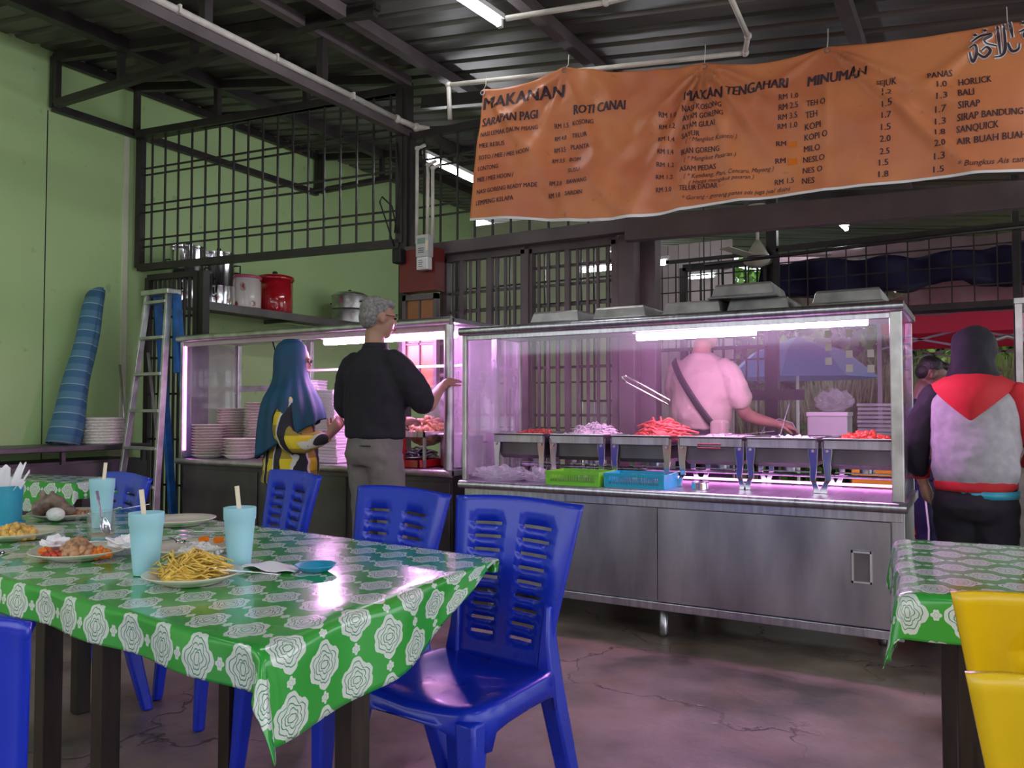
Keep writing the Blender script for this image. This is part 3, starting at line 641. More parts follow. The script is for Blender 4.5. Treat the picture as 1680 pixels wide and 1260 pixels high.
pile('magenta_pickle', 'small magenta pickle pile at the left of the third chafing dish', 'food', 'redfood', (cx_[2] - .08, py, pz), (.05, .14), .03, 60, seed=5, size=.016)
pile('pale_slices', 'pale shallow food with a red piece in the fourth chafing dish', 'food', 'creamp', (cx_[3], py, pz), (.13, .19), .03, 120, seed=6, size=.02)
pile('white_stew', 'pale shallow food in the fifth chafing dish', 'food', 'rice', (cx_[4], py, pz), (.13, .19), .028, 120, seed=7, size=.018)
pile('red_stew', 'dark red meat pieces in the rightmost chafing dish', 'food', 'redfood', (cx_[5], py, pz), (.12, .17), .045, 70, seed=8, size=.03)
def spoon(label, loc, rot, L=.22, name='serving_spoon', m='chrome', fork=False):
    t = thing(name, label, 'spoon' if not fork else 'fork', loc); t.rotation_euler = rot
    obj('handle', MB().beam((.0, 0, .002), (L * .72, 0, .006), .006, .0022).beam((L * .5, 0, .005), (L * .75, 0, .006), .011, .002), m, t, bevel=.0008)
    if fork:
        mb = MB().box((-.01, 0, .002), (.024, .020, .002))
        for k in range(4): mb.box((-.038, -.0085 + k * .0057, .003), (.036, .003, .002))
        obj('tines', mb, m, t)
    else: obj('bowl', MB().grid(10, 8, lambda u, v: ((-.055 + .06 * u), (v - .5) * .036 * sin(pi * min(max(u, .04), .96)) ** .6, .001 + .006 * (abs(2 * v - 1) ** 2 + abs(2 * u - 1) ** 2 * .6))), m, t, smooth=True, solid=.0015)
    return t
spoon('serving spoon resting on the white shreds', (cx_[1] + .10, 4.30, 1.045), (0, -.12, .3), .26)
spoon('serving spoon with black grip in the fifth chafing dish', (cx_[4] - .03, 4.30, 1.02), (0, -1.2, .9), .24)
spoon('serving spoon lying across the fourth and fifth chafing dishes', (cx_[3] + .1, 4.28, 1.02), (0, -.08, .5), .28)
tag(obj('wire_hanger', MB().tube([(cx_[3] - .06, 4.155, .975), (cx_[3] - .06, 4.150, .955), (cx_[3] + .06, 4.150, .955), (cx_[3] + .06, 4.155, .975), (cx_[3] - .06, 4.155, .975)], .004), 'redbox'), 'brown wire hanger hooked on the front of the fourth chafing dish', 'hanger')
t = thing('tube_reflection', 'imitated tube light reflection: bright steel tongs hooked on the front glass left of the vendor', 'rods', (-1.62, 3.945, 1.33)); t.rotation_euler = (0, .50, 0)  # bright steel pieces modelled in place of tube lights reflected in the glass
obj('arm', MB().beam((0, 0, 0), (.27, 0, 0), .010, .010), 'chrome', t, bevel=.002); obj('arm', MB().beam((.01, 0, -.028), (.27, 0, -.022), .008, .008), 'chrome', t, bevel=.002)
obj('rod_end', MB().tube([(0, 0, 0), (-.02, 0, -.012), (.01, 0, -.028)], .006), 'chrome', t, smooth=True)
# lids on the canopy
def lid():
    t = thing('pan_cover', 'x', 'pan cover', (0, 0, 1.64), 0, 'domed steel pan covers on top of the clear case')
    w, d = .20, .26
    def ring(k, z, o=0): return [(sx * (k * w + o), sy * (k * d + o), z) for sx, sy in ((-1, -1), (1, -1), (1, 1), (-1, 1))]
    mb = MB().add(ring(1.0, .0) + ring(1.0, .008) + ring(.93, .012) + ring(.86, .062) + ring(.82, .074), [(k * 4 + j, k * 4 + (j + 1) % 4, k * 4 + 4 + (j + 1) % 4, k * 4 + 4 + j) for k in range(4) for j in range(4)] + [(16, 17, 18, 19), (3, 2, 1, 0)])
    obj('cover_shell', mb, 'alu', t, bevel=.012)
    obj('cover_rim', MB().add(ring(1.03, -.002) + ring(1.03, .004), [(3, 2, 1, 0), (4, 5, 6, 7)] + [(j, (j + 1) % 4, 4 + (j + 1) % 4, 4 + j) for j in range(4)]), 'steeld', t, bevel=.001)
    return t
l0 = lid()
sp = [(-2.08, 4.20, 1.640, 0, 'leftmost steel pan cover lying on the clear case top'), (-1.69, 4.20, 1.640, 0, 'second steel pan cover from left on the clear case top'), (-1.29, 4.20, 1.640, 0, 'third steel pan cover from left, low beside the stacked pair'), (-.965, 4.24, 1.640, 0, 'lower cover of the stacked pair on the clear case top'), (-1.04, 4.22, 1.716, .03, 'upper cover of the stacked pair, topmost on the clear case'), (-.54, 4.16, 1.640, 0, 'rightmost steel pan cover on the clear case top')]
for i, (x, y, z, r, lab) in enumerate(sp):
    if i == 0: l0.location = (x, y, z); l0['label'] = lab
    else: dup(l0, (x, y, z), r, lab)
for o in [o for o in bpy.data.objects if o.get('category') == 'pan cover']: o.scale = (.82, .80, 1)
# plastic baskets, bag and tin on the counter front
def basket(label, x0, x1, y, m):
    w = (x1 - x0) / 2; t = thing('plastic_basket', label, 'basket', ((x0 + x1) / 2, y, .745))
    d = .11; h = .075
    for nm, sy in (('long_side', -1), ('long_side', 1)):
        mb = MB(); mb.b2((-w * .95, sy * d * .95 - .002, 0), (w * .95, sy * d * .95 + .002, .018)).b2((-w, sy * d - .004, h - .016), (w, sy * d + .004, h))
        n = 34
        for k in range(n): mb.b2((-w * .95 + k * 1.9 * w / n, sy * d * .97 - .0015, .016), (-w * .95 + (k + .42) * 1.9 * w / n, sy * d * .97 + .0015, h - .014))
        mb.b2((-w * .97, sy * d * .97 - .002, .012), (-w * .82, sy * d * .97 + .002, h - .01)).b2((w * .82, sy * d * .97 - .002, .012), (w * .97, sy * d * .97 + .002, h - .01))
        tag(obj(nm, mb, m, t), kind='stuff')
    for sx in (-1, 1): obj('short_side', MB().b2((sx * w * .97 - .003, -d, 0), (sx * w * .97 + .003, d, h)), m, t, bevel=.002)
    obj('bottom', MB().b2((-w * .95, -d * .95, 0), (w * .95, d * .95, .005)), m, t)
    obj('inner_liner', MB().b2((-w * .9, -d * .85, .006), (w * .9, d * .85, .03)), 'steeld', t)
    return t
basket('lime green plastic basket under the second chafing dish', -2.10, -1.775, 4.05, 'lime')
basket('aqua blue plastic basket under the third chafing dish', -1.76, -1.42, 4.07, 'aqua')
tag(obj('plastic_spoon', MB().beam((-1.46, 4.05, .80), (-1.36, 4.01, .84), .012, .004), 'white', bevel=.001), 'white plastic spoon sticking out of the aqua basket', 'spoon')
t = thing('candle_tin', 'small round steel tin on the counter under the fourth dish', 'tin', (-1.27, 4.08, .745))
obj('tin_body', MB().lathe([(.042, 0), (.045, .004), (.043, .035), (.046, .038), (.04, .038), (.038, .01)], 24), 'chrome', t, smooth=True, angle=40)
obj('wick_plate', MB().lathe([(.036, .02), (.036, .024)], 20), 'steeld', t)
def crumple(name, label, cat, m, c, r, seed, parent=None, amp=.6, n=4, solid=.0015):
    bm = bmesh.new(); bmesh.ops.create_icosphere(bm, subdivisions=n, radius=1)
    for v in bm.verts:
        p = v.co.copy(); f = 1 + amp * noise.noise(p * 2.2 + Vector((seed, 0, 0))) + amp * .6 * abs(noise.noise(p * 5 + Vector((0, seed, 0))))
        v.co = Vector((p.x * r[0] * f, p.y * r[1] * f, max(0, (p.z * .5 + .45) * r[2] * 2 * f * .6)))
    me = bpy.data.meshes.new(name); bm.to_mesh(me); bm.free(); me.materials.append(M[m])
    o = link(name, me, parent, c)
    return tag(o, label, cat) if label else o
crumple('plastic_bag', 'crumpled clear plastic bag on the counter left of the green basket', 'bag', 'poly', (-2.45, 4.02, .746), (.15, .075, .055), 3, amp=.8)
crumple('plastic_bag', 'small crumpled plastic bag beside the green basket', 'bag', 'poly', (-2.22, 4.07, .746), (.075, .06, .05), 9, amp=.8)
# ------------------------------------------------------------ contents of the left case
def plate_obj(name, label, loc, r, h, m, group, wavy=True):
    pr = [(r * .62, 0), (r * .66, .003), (r * .86, h * .55), (r, h), (r * .985, h + .002), (r * .84, h * .62), (r * .6, .008), (0.001, .007)]
    o = obj(name, MB().lathe(pr, 28, wob=(lambda a, i: 1 + (.012 * sin(14 * a) if 2 <= i <= 4 else 0)) if wavy else None), m, None, loc, smooth=True, angle=60)
    return tag(o, label, 'plate', group)
ztop = .782
ORD = ['topmost', 'second from top', 'third from top', 'fourth from top', 'fifth from top', 'sixth from top', 'seventh from top', 'eighth from top', 'ninth from top', 'tenth from top', 'eleventh from top', 'twelfth from top', 'thirteenth from top', 'fourteenth from top', 'fifteenth from top', 'sixteenth from top', 'seventeenth from top', 'eighteenth from top', 'nineteenth from top', 'twentieth from top', 'twenty-first from top', 'twenty-second from top', 'twenty-third from top', 'twenty-fourth from top', 'twenty-fifth from top', 'twenty-sixth from top', 'twenty-seventh from top', 'lowest']
def oname(k, n): return 'lowest' if k == 0 else ORD[n - 1 - k]
def stack(label, x, y, n, r, h, dz, m, group, name='cane_plate', z=ztop, wavy=True):
    p0 = plate_obj(name, label + ', ' + oname(0, n), (x, y, z), r, h, m, group, wavy)
    for k in range(1, n):
        c = p0.copy(); COL.objects.link(c); c['label'] = label + ', ' + oname(k, n); c.location = (x + random.uniform(-.003, .003), y + random.uniform(-.003, .003), z + k * dz); c.rotation_euler = (0, 0, random.random() * 6)
stack('cane plate in the front-left stack of the left case', -5.28, 4.27, 12, .128, .022, .0215, 'basket', 'cane plates in the front left stack')
stack('cane plate in the taller stack behind the front-left one', -5.30, 4.52, 18, .125, .022, .0215, 'basket', 'cane plates in the tall rear stack')
stack('cane plate in the highest stack near the woman', -5.02, 4.55, 20, .125, .022, .0215, 'basket', 'cane plates in the highest stack')
stack('round plate in the low stack left of the woman', -4.93, 4.28, 6, .125, .030, .025, 'basket', 'plates in the low stack', 'round_plate')
def fbox(label, loc, sx, sy, rot, group):
    mb = MB(); k = .88
    mb.add([(-sx * k, -sy * k, 0), (sx * k, -sy * k, 0), (sx * k, sy * k, 0), (-sx * k, sy * k, 0), (-sx, -sy, .014), (sx, -sy, .014), (sx, sy, .014), (-sx, sy, .014), (-sx, -sy, .02), (sx, -sy, .02), (sx, sy, .02), (-sx, sy, .02)],
           [(3, 2, 1, 0)] + [(a * 4 + j, a * 4 + (j + 1) % 4, a * 4 + 4 + (j + 1) % 4, a * 4 + 4 + j) for a in range(2) for j in range(4)] + [(8, 9, 10, 11)])
    return tag(obj('foam_box', mb, 'foam', None, loc, (0, 0, rot)), label, 'food box', group)
def boxstack(label, x, y, n, sx, sy, rot, group, dx=0, z=ztop):
    b = fbox(label + ', ' + oname(0, n), (x, y, z), sx, sy, rot, group)
    for k in range(1, n):
        c = b.copy(); COL.objects.link(c); c['label'] = label + ', ' + oname(k, n); c.location = (x + dx * k + random.uniform(-.003, .003), y + random.uniform(-.003, .003), z + k * .0215); c.rotation_euler = (0, 0, rot + random.uniform(-.02, .02))
boxstack('foam box in the tall stack between the customers', -4.02, 4.33, 24, .12, .12, .1, 'foam boxes in the tall front stack', -.002)
boxstack('foam box in the stack at the woman\'s hands', -4.28, 4.36, 18, .10, .10, 0, 'foam boxes in the shorter stack')
boxstack('foam box in the narrow stack behind the woman\'s face', -4.47, 4.56, 28, .09, .09, .3, 'foam boxes in the rear stack')
t = thing('spray_bottle', 'pink and clear spray bottle behind the cane plate stacks', 'bottle', (-5.5, 4.58, ztop)); t.scale = (1.5, 1.5, 1.75)
obj('bottle_body', MB().lathe([(.035, 0), (.037, .01), (.036, .12), (.015, .17), (.013, .19)], 18), 'creamp', t, smooth=True)
obj('trigger_head', MB().box((0, 0, .205), (.03, .025, .03)).box((.035, 0, .213), (.05, .015, .015)).box((.03, 0, .185), (.008, .012, .04), (0, -.4, 0)), 'plateg', t, bevel=.003)
t = thing('stock_pot', 'large steel stock pot behind the right end post of the left case', 'pot', (-2.98, 4.42, ztop))
obj('pot_body', MB().lathe([(.13, 0), (.14, .01), (.14, .20), (.146, .205), (.136, .205), (.134, .02), (.001, .018)], 36), 'steel', t, smooth=True, angle=40)
for sx in (-1, 1): obj('handle', MB().tube([(sx * .138, -.04, .16), (sx * .175, -.03, .165), (sx * .175, .03, .165), (sx * .138, .04, .16)], .006), 'steel', t, smooth=True)
t = thing('food_tray', 'long pink-lit food tray under the man\'s outstretched arm', 'tray', (-3.27, 4.38, .98))
obj('tray_body', MB().b2((-.16, -.2, 0), (.16, .2, .006)).b2((-.17, -.21, .0), (-.16, .21, .035)).b2((.16, -.21, .0), (.17, .21, .035)).b2((-.17, -.21, 0), (.17, -.2, .035)).b2((-.17, .2, 0), (.17, .21, .035)), 'steel', t)
for sx in (-1, 1):
    for sy in (-1, 1): obj('leg', MB().b2((sx * .15 - .008, sy * .18 - .008, -.198), (sx * .15 + .008, sy * .18 + .008, 0)), 'steel', t)
pile('pulled_meat', 'steaming pale pulled meat on the tray under the man\'s arm', 'food', 'chicken', (-3.25, 4.40, .987), (.12, .15), .11, 90, seed=12, size=.035)
pile('cutlery_heap', 'heap of serving spoons and scraps in the red tray', 'cutlery', 'steel', (-3.35, 4.30, .835), (.16, .12), .03, 60, 'strip', seed=13, size=.04)
t = thing('red_tray', 'dark red shallow tray on the counter below the man\'s arm', 'tray', (-3.35, 4.30, ztop))
obj('tray_body', MB().b2((-.22, -.15, 0), (.22, .15, .006)).b2((-.22, -.15, 0), (.22, -.14, .05)).b2((-.22, .14, 0), (.22, .15, .05)).b2((-.22, -.15, 0), (-.21, .15, .05)).b2((.21, -.15, 0), (.22, .15, .05)), 'redpot', t, bevel=.002)
tag(obj('pot_cover', MB().lathe([(.001, 0), (.12, 0), (.125, .006), (.10, .012), (.001, .016)], 28), 'plate', None, (-3.02, 4.40, .991), smooth=True), 'white cover lying on the large stock pot', 'pan cover')
tag(obj('dangling_wire', MB().tube([(-4.83, 4.5, 1.70), (-4.80, 4.5, 1.62), (-4.77, 4.5, 1.55), (-4.74, 4.5, 1.51)], .005), 'dark', smooth=True), 'black wire end dangling under the canopy of the left case', 'cable')
# ------------------------------------------------------------ chairs
def chair(name, m, label, group):
    t = thing(name, label, 'chair', (0, 0, 0), 0, group)
    # seat with rolled front, dished middle and arched apron
    mb = MB(); n = 64; rings = [0, .25, .5, .72, .86, .94, .985, 1.0, 1.015, 1.04]
    vs = [(0, 0, .436)]; fs = []
    for i, q in enumerate(rings[1:], 1):
        for j in range(n):
            a = 2 * pi * j / n; ca, sa = cos(a), sin(a); e = 2 / 5.5
            x = .212 * math.copysign(abs(ca) ** e, ca) * q; y = .205 * math.copysign(abs(sa) ** e, sa) * q
            x *= 1 + .06 * (y / .205)
            dish = -.014 * (1 - min(1, (x / .17) ** 2)) * (1 if y < .12 else max(0, (.205 - y) / .085)) * (1 - min(1, (y / .22) ** 4) * .5)
            z = .450 + dish + .010 * max(0, abs(x) / .21 - .5) - (.016 * max(0, (y - .12) / .085) ** 2) * (1.2 - abs(x) / .25)
            if i == 6: z -= .003
            if i == 7: z -= .010
            if i == 8: z -= .028
            if i == 9:
                f = max(min(1, abs(x) / .2), 0) if abs(y) > .15 else min(1, abs(y) / .2); z = .45 - .045 - .05 * f ** 4
            vs.append((x, y, z))
    fs += [(0, 1 + j, 1 + (j + 1) % n) for j in range(n)]
    for i in range(len(rings) - 2): fs += [(1 + i * n + j, 1 + (i + 1) * n + j, 1 + (i + 1) * n + (j + 1) % n, 1 + i * n + (j + 1) % n) for j in range(n)]
    obj('seat', mb.add(vs, fs), m, t, smooth=True, solid=.005)
    # backrest with two columns of slots
    slots = [.16 + .082 * k for k in range(9)]; vv = [0, .05, .10]
    for s in slots: vv += [s, s + .020]
    vv = sorted(vv + [.92, .96, 1.0]); vv = [v for v in vv]
    uu = [-1, -.94, -.86, -.76, -.64, -.52, -.40, -.28, -.17, -.08, 0, .08, .17, .28, .40, .52, .64, .76, .86, .94, 1]
    def bp(u, v):
        w = .155 + (.228 - .155) * (v ** .9) + .015 * max(0, .12 - v) * 6
        z = .435 + .465 * v - .012 * u * u * v; y = -.178 - .085 * v ** 1.15 + .010 * u * u - (.012 * max(0, abs(u) - .86) / .14)
        return (w * u, y, z)
    vs = [bp(u, v) for v in vv for u in uu]; nu = len(uu); fs = []
    for j in range(len(vv) - 1):
        for i in range(nu - 1):
            um = (uu[i] + uu[i + 1]) / 2
            hole = any(abs(vv[j] - s) < 1e-6 for s in slots) and .16 < abs(um) < .66
            if not hole: fs.append((j * nu + i, j * nu + i + 1, (j + 1) * nu + i + 1, (j + 1) * nu + i))
    obj('backrest', MB().add(vs, fs), m, t, smooth=True, solid=.008, angle=50)
    def leg(secs):
        vs = []; fs = []
        for x, y, z, wx, wy in secs: vs += [(x - wx, y - wy, z), (x + wx, y - wy, z), (x + wx, y + wy, z), (x - wx, y + wy, z)]
        for k in range(len(secs) - 1): fs += [(k * 4 + j, (k + 1) * 4 + j, (k + 1) * 4 + (j + 1) % 4, k * 4 + (j + 1) % 4) for j in range(4)]
        e = len(vs); fs += [(0, 1, 2, 3), (e - 1, e - 2, e - 3, e - 4)]; return MB().add(vs, fs)
    for s in (-1, 1):
        obj('leg', leg([(s * .185, .178, .428, .030, .030), (s * .192, .186, .34, .028, .026), (s * .202, .20, .15, .021, .021), (s * .212, .212, 0, .018, .018)]), m, t, bevel=.009, smooth=True, angle=40)
        obj('leg', leg([(s * .160, -.195, .62, .010, .018), (s * .158, -.190, .52, .016, .026), (s * .165, -.185, .42, .028, .030), (s * .195, -.225, .18, .026, .024), (s * .222, -.262, 0, .020, .020)]), m, t, bevel=.008, smooth=True, angle=40)
    return t
bl = chair('plastic_chair', 'blue', 'x', 'blue plastic chairs around the flowered table')
def put(first, x, y, a, lab, back=True):
    r = radians(a); off = .26 if back else 0; f = (-sin(r), cos(r))
    loc = (x + f[0] * off, y + f[1] * off, 0)
    if first: bl.location = loc; bl.rotation_euler = (0, 0, r); bl['label'] = lab; return bl
    return dup(bl, loc, r, lab)
put(True, -1.19, 2.05, 174.5, 'blue plastic chair with full seat and slotted back at the table corner')
put(False, -1.67, 2.12, 170, 'blue plastic chair second from right along the far side of the table')
put(False, -2.52, 2.47, 163, 'blue plastic chair directly in front of the woman in the teal headscarf')
put(False, -3.02, 2.04, 168, 'leftmost blue plastic chair behind the cups near the steel counter')
put(False, -1.225, .46, 28, 'blue plastic chair at the bottom left edge, seen from behind')
ye = chair('plastic_chair', 'yellow', 'yellow plastic chair tucked in at the right table, farther one', 'yellow plastic chairs at the right table')
ye.location = (.195, 1.345 + .24, 0); ye.rotation_euler = (0, 0, radians(-3))
y2 = dup(ye, (.225, .93 + .25, 0), radians(-4), 'nearer yellow plastic chair at the bottom right corner')
# ------------------------------------------------------------ tables
def table(label, cx, cy, rz, w, d, legs, foot=True):
    t = thing('dining_table', label, 'table', (cx, cy, 0), rz)
    obj('tabletop', MB().b2((-w / 2, -d / 2, .665), (w / 2, d / 2, .742)), 'wood', t, bevel=.02)
    for x, y in legs:
        obj('leg', MB().b2((x - .026, y - .026, 0), (x + .026, y + .026, .665)), 'wood', t, bevel=.003)
    return t
R5 = radians(-5.5)
def tl(x, y, cx, cy, r): dx, dy = x - cx, y - cy; return (dx * cos(r) + dy * sin(r), -dx * sin(r) + dy * cos(r))
tc = (-1.545, 1.465)
table('dark wooden table under the right part of the flowered cloth', tc[0], tc[1], R5, .86, .86, [tl(x, y, *tc, R5) for x, y in ((-1.15, 1.30), (-1.98, 1.29), (-2.0, 1.71), (-1.415, 1.60))])
tc2 = (-2.63, 1.57)
table('dark wooden table under the left part of the flowered cloth', tc2[0], tc2[1], R5, 1.0, .86, [tl(x, y, *tc2, R5) for x, y in ((-2.24, 1.29), (-3.05, 1.36), (-3.0, 1.85), (-2.78, 1.60))])
def cloth(label, origin, rz, w, d, df, dr, db, dl_, res=.025, corner=.5, far_taper=False, tip=.15):
    """w x d top, overhangs front(-y), right(+x), back, left"""
    def axis(n0, L, n1):
        a = [-n0 * (1 - i / 8) for i in range(8)] if n0 else []
        k = max(2, int(L / .06)); a += [L * i / k for i in range(k + 1)]
        a += [L + n1 * (i + 1) / 8 for i in range(8)] if n1 else []
        return a
    X = axis(dl_, w, dr); Y = axis(df, d, db)
    vs = []; uv = []
    for y in Y:
        for x in X:
            ex = max(0, x - w) - max(0, -x); ey = max(0, y - d) - max(0, -y)
            if far_taper and ex > 0: ex *= 1 - .92 * max(0, min(1, (y - .45 * d) / (.50 * d))) ** 1.25
            bx = min(max(x, 0), w); by = min(max(y, 0), d); h = hypot(ex, ey)
            if h < 1e-6: p = (bx, by, .0015 * sin(x * 14) * sin(y * 11))
            else:
                s2 = abs(2 * ex * ey) / (h * h); out = .012 + .05 * h + .25 * h * s2 * corner * 2
                along = .010 * sin((bx if abs(ey) > 0 else by) * 17 + 1) * min(1, h / .05) * (1 - s2)
                p = (bx + ex / h * (out + along), by + ey / h * (out + along), -max(0, h - .010) * (1 - .12 * s2))
            vs.append(p); uv.append((x, y))
    nx = len(X); fs = [(j * nx + i, j * nx + i + 1, (j + 1) * nx + i + 1, (j + 1) * nx + i) for j in range(len(Y) - 1) for i in range(nx - 1)]
    me = bpy.data.meshes.new('tablecloth'); me.from_pydata(vs, [], fs); me.materials.append(M['cloth'])
    ul = me.uv_layers.new(name='UVMap')
    for lp in me.loops: ul.data[lp.index].uv = uv[lp.vertex_index]
    me.polygons.foreach_set('use_smooth', [True] * len(me.polygons))
    o = link('tablecloth', me, None, origin, (0, 0, rz)); md = o.modifiers.new('s', 'SUBSURF'); md.levels = md.render_levels = 1
    md = o.modifiers.new('t', 'SOLIDIFY'); md.thickness = .0012; md.offset = 1
    return tag(o, label, 'tablecloth')
w_ = 2.08; ox, oy = -1.065 - w_ * cos(R5), .975 - w_ * sin(R5)
cloth('green flowered vinyl cloth over the big table with the meals', (ox, oy, .748), R5, w_, .885, .085, .175, .05, .08, far_taper=True, corner=.85)
K_SH = -.205
for o_, z_ in ((bpy.data.objects['tablecloth'], 0),): xf(o_.data, lambda v: Vector((v.x + K_SH * v.y, v.y, v.z)))
TT = lambda n: [c for c in bpy.data.objects[n].children if c.name.startswith('tabletop')][0].data
xf(TT('dining_table'), lambda v: Vector((v.x + K_SH * (v.y + .43) - (.02 if v.x > 0 else 0), v.y, v.z)))
xf(TT('dining_table.001'), lambda v: Vector((v.x + K_SH * (v.y + .43), v.y, v.z)))
table('dark wooden table under the right-hand flowered cloth', .29, 2.445, radians(5.5), .92, .76, [(-.36, -.30), (.40, -.30), (-.36, .30), (.40, .30)])
cloth('green flowered vinyl cloth on the right-hand table behind the yellow chairs', (-.160, 2.0, .748), radians(5.5), .98, .80, .11, .06, .05, .17, corner=.35)
table('small wooden table with flowered cloth at the far left by the wall', -4.905, 2.75, radians(10), .96, .33, [(-.42, -.12), (.42, -.12), (-.42, .12), (.42, .12)])
cloth('green flowered vinyl cloth on the small table at the far left', (-5.36, 2.47, .748), radians(10), 1.0, .37, .18, .10, .1, .1)
# ------------------------------------------------------------ steel side counter, basket, mat, ladder
t = thing('steel_counter', 'dull dark steel side counter against the green wall', 'counter', (-6.57, 2.9, 0))
obj('counter_top', MB().b2((0, 0, .84), (.58, 1.38, .88)), 'steeld', t, bevel=.006)
obj('body', MB().b2((.02, .03, 0), (.50, 1.35, .76)), 'steeld', t)
obj('front_panel', MB().b2((.52, .02, .05), (.54, 1.36, .74)), 'steeld', t, bevel=.003)
for y in (.02, .66, 1.34): obj('upright', MB().b2((.50, y - .015, 0), (.53, y + .015, .84)), 'steeld', t)
w0 = (-6.27, 4.02, .881)
t = thing('cane_basket', 'round grey woven cane basket stack on the side counter', 'basket', w0)
mb = MB()
for k in range(9):
    pts = [(.15 * cos(a) * (1 + .02 * sin(a * 16 + k * pi)), .15 * sin(a) * (1 + .02 * sin(a * 16 + k * pi)), .012 + k * .024) for a in [2 * pi * i / 64 for i in range(65)]]
    ring_ = obj('woven_ring', MB().tube(pts, .013, 7, cap=False), 'basket', t, smooth=True)
obj('basket_bottom', MB().lathe([(.145, 0), (.145, .01)], 24), 'basket', t)
mb = MB(); vs = []
t = thing('rolled_mat', 'tall blue rolled woven mat leaning against the green wall', 'mat', (-6.32, 3.72, .882)); t.rotation_euler = (radians(-14), radians(-4), 0)
def spiral(a0, a1, n=90):
    vs = []; k = 0
    for i in range(n + 1):
        a = 2 * pi * 4 * i / n; r = .05 + .075 * i / n; vs.append((r * cos(a), r * sin(a) * .8))
    return vs
sv = spiral(0, 1); NZ = 12; vs = []; fs = []
for j in range(NZ + 1):
    z = 1.28 * j / NZ; s = 1.25 - .55 * (j / NZ) ** 1.1
    for i, (x, y) in enumerate(sv): vs.append((x * s + .01 * sin(z * 6 + i * .2), y * s + .006 * sin(z * 9), z + (.04 * x / .1 if j == NZ else 0)))
n = len(sv); fs = [(j * n + i, j * n + i + 1, (j + 1) * n + i + 1, (j + 1) * n + i) for j in range(NZ) for i in range(n - 1)]
obj('rolled_sheet', MB().add(vs, fs), 'matroll', t, smooth=True, solid=.003)
tag(obj('wall_stick', MB().tube([(-6.2, 4.18, .885), (-6.48, 4.30, 1.55)], .010), 'alu', smooth=True), 'thin grey stick leaning on the wall behind the cane basket', 'stick')
# ladder
t = thing('step_ladder', 'worn aluminium and blue folding ladder standing by the grille', 'ladder', (-5.72, 4.12, 0))
for s in (-1, 1):
    fr = obj('front_rail', MB().beam((-.15 if s < 0 else .36, -.28, 0), (s * .13, 0, 2.10), .028, .05), 'alu', t, bevel=.003)
    obj('rear_rail', MB().beam((-.06 if s < 0 else .19, .24, 0), (s * .12 + .04, .05, 2.08), .035, .06), 'ladderblue', t, bevel=.003)
for k in range(7):
    z = .28 + k * .29; q = z / 2.1; xl = -.15 + .02 * q; xr = .36 - .23 * q
    obj('step', MB().b2((xl, -.28 * (1 - q) - .035, z - .012), (xr, -.28 * (1 - q) + .035, z + .012)), 'alu', t, bevel=.003)
obj('top_cap', MB().b2((-.16, -.05, 2.08), (.18, .08, 2.12)), 'alu', t, bevel=.006)
obj('brace', MB().beam((-.12, .0, 1.62), (.22, -.15, .95), .02, .012), 'alu', t)
obj('blue_side', MB().beam((.17, .03, 2.08), (.24, .0, 1.45), .05, .02), 'ladderblue', t)
# ------------------------------------------------------------ wall shelf with pots
t = thing('wall_shelf', 'long dark slatted steel shelf along the green wall', 'shelf', (-6.58, 4.62, 2.08))
for k in range(6): obj('slat', MB().b2((.04 + k * .09, 0, .03), (.09 + k * .09, 2.85, .05)), 'steeld', t)
obj('front_edge', MB().b2((.54, -.01, -.02), (.575, 2.87, .055)), 'steeld', t, bevel=.003)
for y in (.05, 1.4, 2.8): obj('bracket', MB().b2((0, y - .015, -.01), (.55, y + .015, .03)), 'steeld', t).select_set(False)
def urn(label, loc, r=.15, h=.52, tap=True):
    t = thing('drinks_urn', label, 'urn', loc, 0, 'steel drinks urns on the wall shelf')
    obj('urn_body', MB().lathe([(r, 0), (r, h * .35), (r * 1.02, h * .36), (r, h * .37), (r, h * .92), (r * 1.03, h * .93), (r * 1.03, h * .95)], 36), 'chrome', t, smooth=True, angle=40)
    obj('urn_lid', MB().lathe([(r * 1.04, h * .95), (r * 1.04, h * .965), (r * .8, h * .985), (.02, h), (.02, h)], 36), 'chrome', t, smooth=True, angle=40)
    obj('knob', MB().lathe([(.012, h), (.022, h + .02), (.018, h + .035), (.001, h + .036)], 14), 'dark', t, smooth=True)
    if tap:
        o = obj('tap', MB().tube([(r, 0, .10), (r + .05, 0, .10), (r + .06, 0, .07)], .012, 10), 'chrome', t, smooth=True)
        obj('tap_lever', MB().box((r + .055, 0, .13), (.015, .015, .05)), 'dark', o)
    for s in (-1, 1): obj('handle', MB().tube([(0, s * r, h * .75), (0, s * (r + .045), h * .75), (0, s * (r + .045), h * .62), (0, s * r, h * .62)], .008), 'dark', t, smooth=True)
    for s in (0, 1, 2): obj('lid_clip', MB().box((r * 1.05 * cos(s * 2 - .6), r * 1.05 * sin(s * 2 - .6), h * .92), (.02, .02, .05)), 'chrome', t)
    return t
u = urn('left steel drinks urn on the wall shelf behind the bars', (-6.22, 4.78, 2.13))
dup(u, (-6.22, 5.12, 2.13), -.4, 'right steel drinks urn with tap next to the floral pot')
for o in [o for o in bpy.data.objects if o.name.startswith('drinks_urn')]: o.rotation_euler[2] = -.9
t = thing('floral_pot', 'cream enamel pot with rose pattern on the wall shelf', 'pot', (-6.20, 5.42, 2.13))
obj('pot_body', MB().lathe([(.145, 0), (.15, .015), (.15, .30)], 36), 'floral', t, smooth=True)
obj('rim_band', MB().lathe([(.152, .30), (.156, .305), (.156, .32), (.13, .335), (.001, .345)], 36), 'pinktrim', t, smooth=True)
obj('base_band', MB().lathe([(.148, -.0), (.153, .005), (.151, .018)], 36), 'pinktrim', t)
